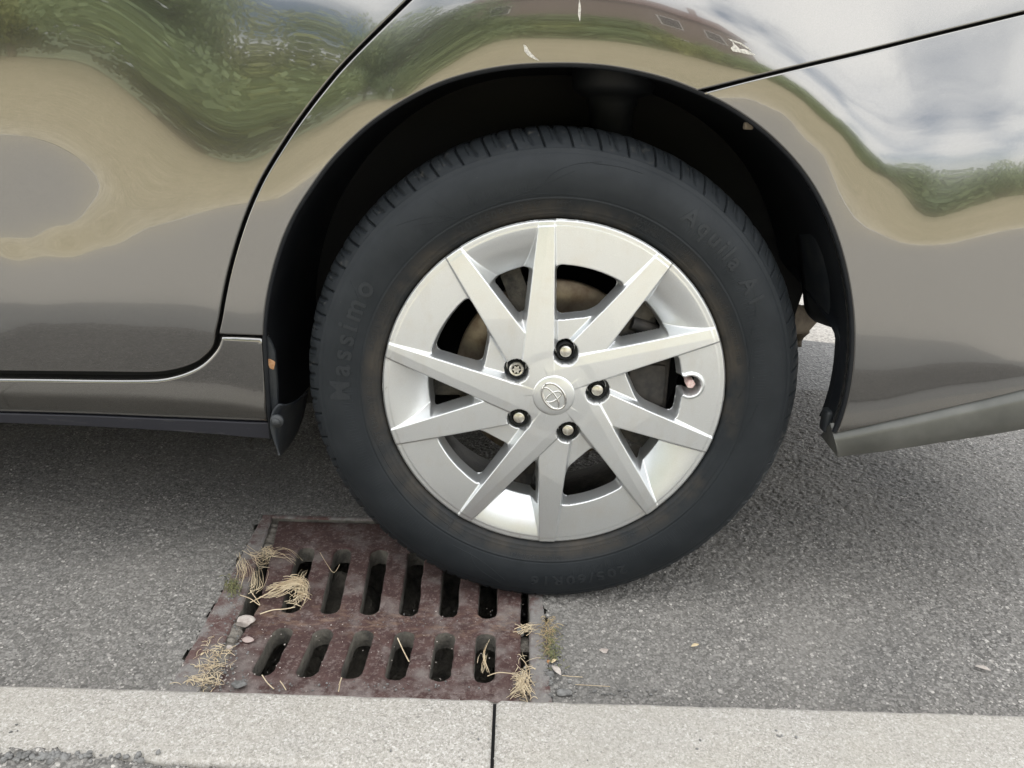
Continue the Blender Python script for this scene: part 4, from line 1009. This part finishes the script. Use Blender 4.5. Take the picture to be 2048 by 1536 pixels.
# ------------------------------------------------------------------ gully grate
def slab(name, outline, holes, ztop, thick, mat, parent, bev=.002, jag=.0):
    loops = [np.array(outline)]+[np.array(h) for h in holes]; mb = MB(); allv = []
    lp = []
    for i, l in enumerate(loops):
        if area(l) < 0: l = l[::-1]
        n_, k_ = outward(l); k_ = np.minimum(k_, 1.5); sg = -1 if i == 0 else 1
        if jag: l = l+n_*(jag*(fbm(l[:, 0], l[:, 1], 170, 31)))[:, None]
        lp.append((l, n_, l+sg*n_*(bev*k_)[:, None]))
    inner = [q[2] for q in lp]
    lo_, hi_ = inner[0].min(0), inner[0].max(0); gx, gy = np.meshgrid(np.arange(lo_[0], hi_[0], .009), np.arange(lo_[1], hi_[1], .009), indexing='ij')
    Q = np.stack([gx.ravel(), gy.ravel()], 1); ok = inside(inner[0], Q); dd = edge_dist(inner[0], Q)
    for h in inner[1:]: ok &= ~inside(h, Q); dd = np.minimum(dd, edge_dist(h, Q))
    Q = Q[ok & (dd > .003)]
    V, F, orig = cdt(inner, Q)
    wz = .0012*fbm(V[:, 0], V[:, 1], 22, 30)
    mb.add(np.stack([V[:, 0], V[:, 1], ztop+wz], 1), F.tolist())
    idx = {}
    for i, o in enumerate(orig):
        for q in o: idx[q] = i
    b = 0; dirty = []
    for l, n_, inn in lp:
        m = len(l); top = [idx[b+i] for i in range(m)]; b += m; base = len(mb.v)
        mb.v += [(p[0], p[1], ztop-bev*.35) for p in (l*.7+inn*.3)]+[(p[0], p[1], ztop-bev) for p in l]+[(p[0], p[1], ztop-thick) for p in l]
        rings = [top]+[list(range(base+r*m, base+(r+1)*m)) for r in range(3)]
        for r in range(3):
            for i in range(m):
                if r == 2: dirty.append(len(mb.f))
                mb.f.append((rings[r][i], rings[r+1][i], rings[r+1][(i+1) % m], rings[r][(i+1) % m]))
    o = mb.build(name, mat, parent, True); o.data.materials.append(M['pit'])
    if len(o.data.polygons) == len(mb.f):
        for i in dirty: o.data.polygons[i].material_index = 1
    o.data.set_sharp_from_angle(angle=R_(65)); return o
def poly_pts(c, step=.006):
    c = [np.array(p, float) for p in c]; out = []
    for i in range(len(c)):
        a, b = c[i], c[(i+1) % len(c)]; n = max(1, int(np.linalg.norm(b-a)/step)); out += [a+(b-a)*k/n for k in range(n)]
    return np.array(out)
def stadium(top, bot, w):
    "rounded slot between two end points"
    t, b = np.array(top), np.array(bot); d = (b-t); l = np.linalg.norm(d); d /= l; n = np.array([-d[1], d[0]]); pts = []
    t2, b2 = t+d*w/2, b-d*w/2
    for k in range(13): a = math.pi*k/12; pts.append(t2+n*(w/2)*math.cos(a)*1-d*(w/2)*math.sin(a))
    for k in range(8): pts.append(t2-n*w/2+(b2-t2)*(k+1)/9)
    for k in range(13): a = math.pi*k/12; pts.append(b2-n*(w/2)*math.cos(a)+d*(w/2)*math.sin(a))
    for k in range(8): pts.append(b2+n*w/2+(t2-b2)*(k+1)/9)
    return np.array(pts)
gully = tag(empty('gully_grate', (-.22, 0, 0)), 'rust brown cast iron drain grate with two rows of slots under the tyre', 'drain grate')
def build_gully():
    gi = gully
    off = np.array([.22, 0.])     # local x = world x + .22
    Z0 = -.003
    tp = [(-.371+.0582*k, .128) for k in range(6)]; bt = [(-.352+.0547*k, -.040) for k in range(6)]
    t2 = [(-.3485+.0540*k, -.0715) for k in range(6)]; b2 = [(-.3525+.0550*k, -.1665) for k in range(6)]
    holes = [stadium(np.array(a)+off, np.array(b)+off, .0265) for a, b in zip(tp, bt)]+[stadium(np.array(a)+off, np.array(b)+off, .0265) for a, b in zip(t2, b2)]
    out = poly_pts([np.array(p)+off for p in ((-.440, .207), (-.398, -.030), (-.405, -.2), (-.033, -.2), (-.030, .207))])[::-1]
    slab('grate', out, holes, Z0, .027, M['iron'], gi, .0022, .0016)
    # frame around it, with the open slit on the right and on part of the left
    fo = poly_pts([p+off for p in gh]); fi = poly_pts([np.array(p)+off for p in ((-.452, .212), (-.418, -.035), (-.412, -.26), (-.0215, -.26), (-.0195, .212))])
    slab('frame', fo, [fi], .0005, .09, M['frame'], gi, .0025, .0018)
    mb = MB()
    # shallow pit below
    def wall(x0, y0, x1, y1): mb.add([(x0, y0, -.02), (x1, y1, -.02), (x1*.96, y1*.96, -.16), (x0*.96, y0*.96, -.16)], [(0, 1, 2, 3)])
    g = gh+off; g = [(p[0], p[1]) for p in g]
    for i in range(4): a, b = g[i], g[(i+1) % 4]; wall(a[0], a[1], b[0], b[1])
    gx_, gy_ = np.meshgrid(np.linspace(-.27, .235, 60), np.linspace(-.27, .225, 60), indexing='ij'); zz_ = -.125+.05*fbm(gx_, gy_, 14, 41)+.02*fbm(gx_, gy_, 60, 42)+.07*np.exp(-((gx_+.10)/.06)**2-((gy_-.115)/.035)**2)+.05*np.exp(-((gx_+.03)/.03)**2-((gy_+.0)/.03)**2)+.05*np.exp(-((gx_-.0)/.16)**2-((gy_+.10)/.03)**2)
    mb.add(np.stack([gx_.ravel(), gy_.ravel(), np.minimum(zz_, -.045).ravel()], 1), [(i*60+j, (i+1)*60+j, (i+1)*60+j+1, i*60+j+1) for i in range(59) for j in range(59)])
    mb.build('gully_pit', M['pit'], gi, False)
    # ledge filling part of the left slit with packed dirt
    mb = MB(); v = []; xs = []
    for (pth, w, h) in (([(-.446, .20), (-.440, .165), (-.433, .12)], .011, -.004), ([(-.418, -.055), (-.412, -.10), (-.410, -.15), (-.409, -.20), (-.409, -.24)], .014, -.0035), ([(-.026, -.235), (-.026, -.17), (-.027, -.14)], .010, -.005), ([(-.026, -.085), (-.026, -.065)], .009, -.012), ([(-.40, -.212), (-.3, -.212), (-.2, -.212), (-.03, -.212)], .016, -.003)):
        mb = MB(); P = spline([(x+.22, y) for x, y in pth], step=.004); mb.tube([(x, y, h-.010+.003*math.sin(i*1.7)) for i, (x, y) in enumerate(P)], [w*(.8+.3*random.random()) for _ in P], 9, .8)
        mb.build('packed_dirt', M['dirt'], gi)
build_gully()

# ------------------------------------------------------------------ small things lying about
def straw_mesh(paths, n, jit, zj, rad, seed):
    r0 = random.Random(seed); mb = MB()
    for i in range(n):
        c = paths[i % len(paths)]; dx, dy = r0.gauss(0, jit), r0.gauss(0, jit); q = []
        for (x, y, z) in c: q.append(tuple(ground(x+dx+r0.gauss(0, jit*.55), y+dy+r0.gauss(0, jit*.55), max(.0005, z*r0.uniform(.4, 1.3)+zj))))
        P = spline(q, n=5); k0 = int(len(P)*r0.uniform(0, .35)); k1 = int(len(P)*r0.uniform(.65, 1.)); P = P[k0:max(k1, k0+4)]
        m = len(P); rr = rad*r0.uniform(.6, 1.2); mb.tube(P, [rr*(1-.6*k/(m-1)) for k in range(m)], 4)
    return mb
def scatter_mesh(cx, cy, sx, sy, n, l0, l1, zt, rad, seed, z0=.001, rot=None):
    r0 = random.Random(seed); mb = MB()
    for i in range(n):
        c = Vector(ground(cx+r0.gauss(0, sx), cy+r0.gauss(0, sy), z0)); a = r0.uniform(0, 6.28) if rot is None else r0.gauss(rot, .5); l = r0.uniform(l0, l1); b = r0.gauss(0, .5)
        q = []; t0 = r0.uniform(0, zt); t1 = r0.uniform(0, zt)
        for k in range(5): t = k/4-.5; q.append((c.x+math.cos(a+b*t)*l*t, c.y+math.sin(a+b*t)*l*t, c.z+t0*(.5-t)+t1*(.5+t)+zt*.3*(1-4*t*t)))
        mb.tube(q, rad*r0.uniform(.5, 1.2), 4)
    return mb
WEEDS = 'dry weeds around the grate'
def weed(name, parts, label, cat='dry grass', mat='straw'):
    mb = MB()
    for p in parts: mb.add(p.v, p.f)
    tag(mb.build(name, M[mat]), label, cat, WEEDS)
weed('straw_tuft', [straw_mesh([[(526, 1194, .004), (556, 1182, .010), (588, 1163, .016), (608, 1168, .016), (610, 1188, .010), (596, 1214, .003)], [(540, 1190, .004), (566, 1174, .012), (596, 1162, .018), (613, 1176, .013), (603, 1205, .005)], [(536, 1178, .006), (565, 1170, .013), (598, 1168, .015), (604, 1190, .010), (580, 1212, .003)]], 64, 4.2, 0, .0005, 3),
  straw_mesh([[(600, 1160, .012), (604, 1148, .014), (612, 1138, .012)], [(596, 1168, .012), (606, 1150, .012), (618, 1130, .010)]], 10, 4, 0, .0004, 5), scatter_mesh(592, 1190, 9, 13, 30, .012, .028, .012, .0006, 6, .004)], 'thick bundle of pale straw caught in the first slot of the far row')
weed('dry_weed', [straw_mesh([[(488, 1098, .004), (510, 1112, .010), (535, 1108, .010), (552, 1112, .004)], [(505, 1100, .006), (520, 1118, .010), (545, 1120, .008)], [(540, 1108, .006), (575, 1112, .010), (600, 1135, .006)], [(512, 1122, .004), (530, 1105, .012), (556, 1100, .004)]], 34, 7, 0, .00035, 8), scatter_mesh(540, 1112, 8, 6, 26, .006, .016, .01, .0004, 9)], 'tangled dry weed over the far end of the left slit')
weed('dry_weed', [straw_mesh([[(482, 1108, .006), (490, 1128, .012), (496, 1150, .012), (484, 1172, .004)], [(478, 1112, .006), (484, 1135, .010), (480, 1160, .008), (466, 1186, .003)], [(500, 1186, .004), (518, 1172, .014), (522, 1152, .020), (518, 1136, .022)], [(505, 1184, .004), (512, 1165, .014), (510, 1140, .018)]], 36, 5.5, 0, .00045, 10)], 'upright pale stalks on the rail left of the grate')
weed('dry_weed', [scatter_mesh(425, 1336, 15, 24, 80, .005, .018, .004, .0004, 11), scatter_mesh(398, 1366, 18, 5, 40, .005, .016, .004, .0004, 12), scatter_mesh(440, 1306, 13, 14, 30, .005, .016, .004, .0004, 17)], 'mat of chopped dry weed at the left grate corner against the kerb')
weed('dry_weed', [straw_mesh([[(1028, 1262, .002), (1050, 1252, .008), (1075, 1243, .004)], [(1032, 1250, .002), (1060, 1258, .007), (1086, 1250, .002)], [(1040, 1272, .0), (1056, 1258, .006), (1066, 1245, .004)]], 18, 4, 0, .0006, 13)], 'small straw wisp across the slit right of the grate, below the tyre')
weed('dry_weed', [scatter_mesh(1046, 1366, 7, 20, 70, .007, .022, .008, .00045, 14, -.002), straw_mesh([[(1018, 1390, .002), (1040, 1374, .010), (1052, 1350, .012), (1046, 1325, .004)], [(1060, 1392, .0), (1050, 1370, .014), (1036, 1350, .008)]], 26, 5, 0, .0006, 15)], 'dense dry weed filling the right slit against the kerb')
weed('dry_weed', [scatter_mesh(1096, 1268, 9, 16, 80, .006, .018, .006, .0004, 16)], 'brown dead weed on the asphalt right of the grate rail', mat='weed')
weed('moss_tuft', [scatter_mesh(466, 1180, 8, 8, 90, .003, .010, .010, .0005, 18)], 'small green and straw weed at the left outer edge of the frame', 'moss', 'moss')
weed('moss_tuft', [scatter_mesh(1104, 1300, 10, 16, 130, .003, .009, .005, .0005, 19)], 'olive moss patch in the crack right of the grate rail', 'moss', 'moss')
weed('dry_weed', [straw_mesh([[(975, 1345, -.006), (966, 1310, .0), (978, 1275, .004)], [(960, 1350, -.006), (962, 1325, -.002), (972, 1300, .002)], [(970, 1300, .0), (966, 1330, -.004)]], 14, 3, -.002, .0005, 20)], 'dry weed growing through the last slot of the near row')
def stalk(pts, label, rad=.0008):
    rad *= .75
    mb = MB(); mb.tube(spline(pts, n=6), rad, 5); tag(mb.build('straw_stalk', M['straw']), label, 'straw', 'loose straw stalks')
def gp(*q): return [tuple(ground(x, y, z)) for x, y, z in q]
stalk(gp((795, 1276, .0), (806, 1300, -.004), (818, 1323, -.001)), 'single straight straw stalk inside the fourth slot of the near row', .0010)
stalk(gp((500, 1205, .004), (530, 1190, .010), (560, 1170, .012), (575, 1163, .008)), 'long bent stalk bridging the left slit to the straw bundle', .0010)
stalk(gp((520, 1228, .002), (545, 1220, .004), (570, 1218, .003), (590, 1214, .002)), 'flat stalk lying across the foot of the first far slot', .0011)
stalk(gp((480, 1190, .004), (500, 1197, .008), (520, 1210, .002), (500, 1180, .012)), 'looped stalk hanging over the left slit', .0008)
stalk(gp((975, 1352, .002), (1000, 1345, .006), (1040, 1350, .004), (1060, 1356, .003)), 'arched pale stalk from the last near slot towards the right slit', .0008)
stalk(gp((677, 1383, .0), (681, 1362, .012), (683, 1356, .016), (678, 1370, .008)), 'tiny looped stalk standing at the kerb below the third near slot', .0009)
stalk(gp((524, 1350, .003), (535, 1366, .002), (548, 1378, .001)), 'short straw below the first near slot', .0009)
stalk(gp((560, 1362, .003), (566, 1370, .002), (572, 1380, .001)), 'shorter straw at the kerb between the first and second near slots', .0008)
stalk(gp((1150, 1369, .003), (1185, 1371, .003), (1220, 1373, .003)), 'thin straight straw on the asphalt next to the kerb, right of the grate', .0005)
stalk(gp((1124, 1351, .003), (1145, 1353, .003), (1165, 1354, .003)), 'whitish straw touching the pale leaf by the right grate rail', .0006)
stalk(gp((640, 1105, .004), (655, 1130, .008), (668, 1145, .006), (680, 1128, .008)), 'fine curved root above the straw bundle', .0005)
def pebble(name, px, py, sx, sy, sz, mat, label, cat='stone', z=.0, group=None, seed=0):
    import bmesh
    bm = bmesh.new(); bmesh.ops.create_icosphere(bm, subdivisions=3, radius=1); r0 = np.random.default_rng(seed+px)
    ax = r0.normal(size=(9, 3)); ax /= np.linalg.norm(ax, axis=1)[:, None]; lim = r0.uniform(.55, .95, 9); p = ground(px, py, z)
    for q in bm.verts:
        c = np.array(q.co)
        for a, l in zip(ax, lim):
            d = c@a
            if d > l: c = c-a*(d-l)
        q.co = Vector((c[0]*sx+p[0], c[1]*sy+p[1], c[2]*sz+p[2]+sz*.45))
    me = bpy.data.meshes.new(name); bm.to_mesh(me); bm.free(); me.materials.append(M[mat]); me.set_sharp_from_angle(angle=R_(35))
    return tag(link(bpy.data.objects.new(name, me)), label, cat, group)
pebble('stone_chunk', 490, 1246, .015, .010, .007, 'stone', 'largest pale stone chunk lodged at the left edge of the grate')
pebble('stone_chunk', 497, 1280, .008, .006, .002, 'pink', 'flat pinkish stone beside the top of the first near slot')
pebble('stone_chunk', 458, 1298, .005, .004, .004, 'stone', 'small white chip left of the flat pinkish stone')
pebble('stone_chunk', 478, 1372, .010, .006, .004, 'grit', 'dark lump of dirt on the grate edge against the kerb')
pebble('stone_chunk', 1128, 1388, .010, .006, .004, 'grit', 'greenish grey stone against the kerb right of the grate')
pebble('stone_chunk', 1100, 1350, .006, .005, .005, 'grit', 'dark pebble between the grate rail and the pale leaf')
pebble('stone_chunk', 1098, 1325, .003, .003, .003, 'rust', 'tiny orange pebble by the right grate rail')
pebble('stone_chunk', 1208, 1301, .008, .006, .0015, 'stone', 'flat whitish chip alone on the asphalt right of the grate')
pebble('stone_chunk', 1040, 1268, .007, .007, .006, 'grit', 'grey pebble wedged in the slit right of the grate', z=-.008)
def leaf(px, py, s, rot, label, z=.004, mat='leaf'):
    p = ground(px, py, z); n = 14; v = []; mb = MB()
    for i in range(n):
        t = i/(n-1); w = math.sin(math.pi*t)**.8*.42
        for sg in (-1, 0, 1):
            x = (t-.5)*2; y = sg*w; zz = .25*w*abs(sg)+.12*math.sin(3*t)
            v.append((p[0]+s*(x*math.cos(rot)-y*math.sin(rot)), p[1]+s*(x*math.sin(rot)+y*math.cos(rot)), p[2]+s*zz))
    f = [(i*3+j, i*3+j+1, (i+1)*3+j+1, (i+1)*3+j) for i in range(n-1) for j in range(2)]
    o = mesh_obj('leaf_fragment', v, f, M[mat]); md = o.modifiers.new('solid', 'SOLIDIFY'); md.thickness = .0004
    tag(o, label, 'leaf', 'leaf fragments on the road')
leaf(1390, 1291, .0062, .4, 'small yellow leaf fragment on the open asphalt')
leaf(1113, 1341, .010, 2.1, 'white feathery leaf beside the right grate rail', .006, 'stone')
leaf(1108, 1322, .0055, .9, 'thin pale leaf sliver just above the white feathery leaf')
leaf(1966, 1337, .009, -.5, 'pale leaf flake at the far right of the asphalt', .004, 'stone')
leaf(405, 1308, .0035, 1.2, 'tan leaf bit beside the frame on the left asphalt')
def grit():
    mb = MB(); r0 = random.Random(4)
    import bmesh
    bm = bmesh.new(); bmesh.ops.create_icosphere(bm, subdivisions=1, radius=1); bv = [q.co.copy() for q in bm.verts]; bf = [[w.index for w in q.verts] for q in bm.faces]; bm.free()
    def put(px, py, z, sd, n, s0, s1):
        for i in range(n):
            c = ground(px+r0.gauss(0, sd[0]), py+r0.gauss(0, sd[1]), z); s = r0.uniform(s0, s1); sq = (r0.uniform(.7, 1.3), r0.uniform(.7, 1.3), r0.uniform(.5, .9))
            mb.add([(c[0]+q.x*s*sq[0]*r0.uniform(.8, 1.1), c[1]+q.y*s*sq[1]*r0.uniform(.8, 1.1), c[2]+q.z*s*sq[2]) for q in bv], bf)
    put(1110, 1330, .001, (12, 30), 60, .0008, .0030); put(440, 1340, .001, (30, 30), 110, .0007, .0022); put(470, 1200, .001, (10, 50), 70, .0007, .002)
    put(1045, 1360, -.004, (10, 25), 40, .0008, .002); put(100, 1512, KZ+.002, (70, 4), 90, .0015, .0042); put(700, 1374, .0, (160, 5), 60, .0006, .0018)
    put(1550, 1470, KZ+.001, (14, 5), 5, .0008, .0024); put(40, 1462, KZ+.001, (16, 8), 4, .0008, .002); put(1200, 1500, KZ+.001, (300, 25), 14, .0006, .0016)
    put(780, 1240, -.002, (150, 8), 70, .0004, .0011); put(1220, 1385, .001, (60, 6), 40, .0008, .0022)
    tag(mb.build('loose_grit', M['grit']), 'loose grit and crumbs gathered in the gutter around the grate', 'grit', kind='stuff')
    mb.__init__()
    put(520, 1300, .0, (60, 50), 50, .0004, .0012); put(850, 1290, .0, (150, 70), 60, .0004, .001); put(430, 1360, .001, (30, 14), 50, .0005, .0016)
    tag(mb.build('pale_crumbs', M['stone']), 'pale crumbs scattered over the grate and its left edge', 'grit', kind='stuff')
grit()

# ------------------------------------------------------------------ surroundings behind the camera, seen mirrored in the paint
def tree(x, y, h, w, mat, label, seed):
    t = tag(empty('tree', (x, y, .7)), label, 'tree', 'trees beyond the grass bank'); r0 = np.random.default_rng(seed)
    mb = MB(); mb.tube([(0, 0, -.6), (.05, .02, h*.3), (0, .05, h*.7)], [.16, .11, .04], 8)
    for k in range(5):
        a = r0.uniform(0, 6.28); mb.tube([(0, 0, h*(.25+.08*k)), (math.cos(a)*w*.3, math.sin(a)*w*.3, h*(.4+.08*k)), (math.cos(a)*w*.42, math.sin(a)*w*.42, h*(.5+.08*k))], [.06, .04, .015], 6)
    mb.build('trunk', M['bark'], t)
    nb = 16; cl = np.stack([r0.normal(0, w*.24, nb), r0.normal(0, w*.24, nb), r0.uniform(h*.18, h*.9, nb)], 1); rad = r0.uniform(.16, .30, nb)*w
    n = 9000; k = r0.integers(0, nb, n); d = r0.normal(size=(n, 3)); d /= np.linalg.norm(d, axis=1)[:, None]
    c = cl[k]+d*(rad[k]*r0.uniform(.75, 1.05, n))[:, None]; s_ = .06+.06*r0.random(n)
    a = r0.normal(size=(n, 3)); a /= np.linalg.norm(a, axis=1)[:, None]; b = np.cross(a, d+.3*r0.normal(size=(n, 3))); b /= np.linalg.norm(b, axis=1)[:, None]+1e-9
    s_ = s_[:, None]; v = np.stack([c-a*s_, c+b*s_*.6, c+a*s_, c-b*s_*.6], 1).reshape(-1, 3)
    mesh_obj('crown', v, np.arange(4*n).reshape(n, 4), M[mat], t, False)
TR = [(-13, -12.5, 4.6, 4.0, 'leaf_mid'), (-10.2, -13, 5.0, 4.2, 'leaf_dark'), (-7.6, -12.2, 4.2, 3.6, 'leaf_light'), (-5.2, -12.8, 5.8, 4.2, 'leaf_mid'), (-3.2, -12.4, 4.2, 3.4, 'leaf_dark'), (-1.0, -12.6, 2.2, 2.6, 'leaf_mid'),
      (1.2, -13.4, 1.5, 3.0, 'leaf_light'), (3.6, -13.0, 1.4, 3.2, 'leaf_mid'), (6.2, -14.5, 1.5, 3.2, 'leaf_dark'), (9.0, -15, 1.7, 3.6, 'leaf_mid'), (12., -16, 1.9, 3.8, 'leaf_dark'), (-16, -13, 5., 4.4, 'leaf_dark'), (15.5, -17, 2.1, 4, 'leaf_mid'), (19, -18, 2.3, 4.4, 'leaf_dark')]
KN = {'leaf_mid': 'mid green bushy tree beyond the grass bank', 'leaf_dark': 'dark green dense tree beyond the grass bank', 'leaf_light': 'yellowish green loose tree beyond the grass bank'}
for i, (x, y, h, w, m_) in enumerate(TR): tree(x, y, h, w, m_, KN[m_], 50+i)
def house(x, y, w, d, h, label):
    o = tag(empty('brick_house', (x, y, .9)), label, 'house')
    mb = MB(); mb.box(-w/2, w/2, -d/2, d/2, 0, h); wall = mb.build('wall', M['brick'], o, False)
    mb = MB(); e = .3; rh = 2.1
    mb.add([(-w/2-e, -d/2-e, h-.02), (w/2+e, -d/2-e, h-.02), (w/2+e, d/2+e, h-.02), (-w/2-e, d/2+e, h-.02), (-w/2-e, 0, h+rh), (w/2+e, 0, h+rh)], [(0, 1, 5, 4), (2, 3, 4, 5), (0, 4, 3), (1, 2, 5), (3, 2, 1, 0)])
    roof = mb.build('roof', M['tile'], o, False)
    mb = MB(); mb.box(w*.25, w*.25+.6, -.3, .3, h+1.2, h+rh+.8); mb.build('chimney', M['brick'], roof, False)
    for zx in (.8, 3.2):
        for fx in (-.3, .0, .3):
            mb = MB(); mb.box(fx*w-.55, fx*w+.55, d/2, d/2+.05, zx+.1, zx+1.2, .01); fr = mb.build('window', M['white'], o, False)
            mb = MB(); mb.box(fx*w-.47, fx*w+.47, d/2+.05, d/2+.056, zx+.17, zx+1.13); mb.build('pane', M['glass'], fr, False)
house(1.6, -21, 9, 7, 5.2, 'red brick house with tiled roof behind the low trees')
print('scene built')
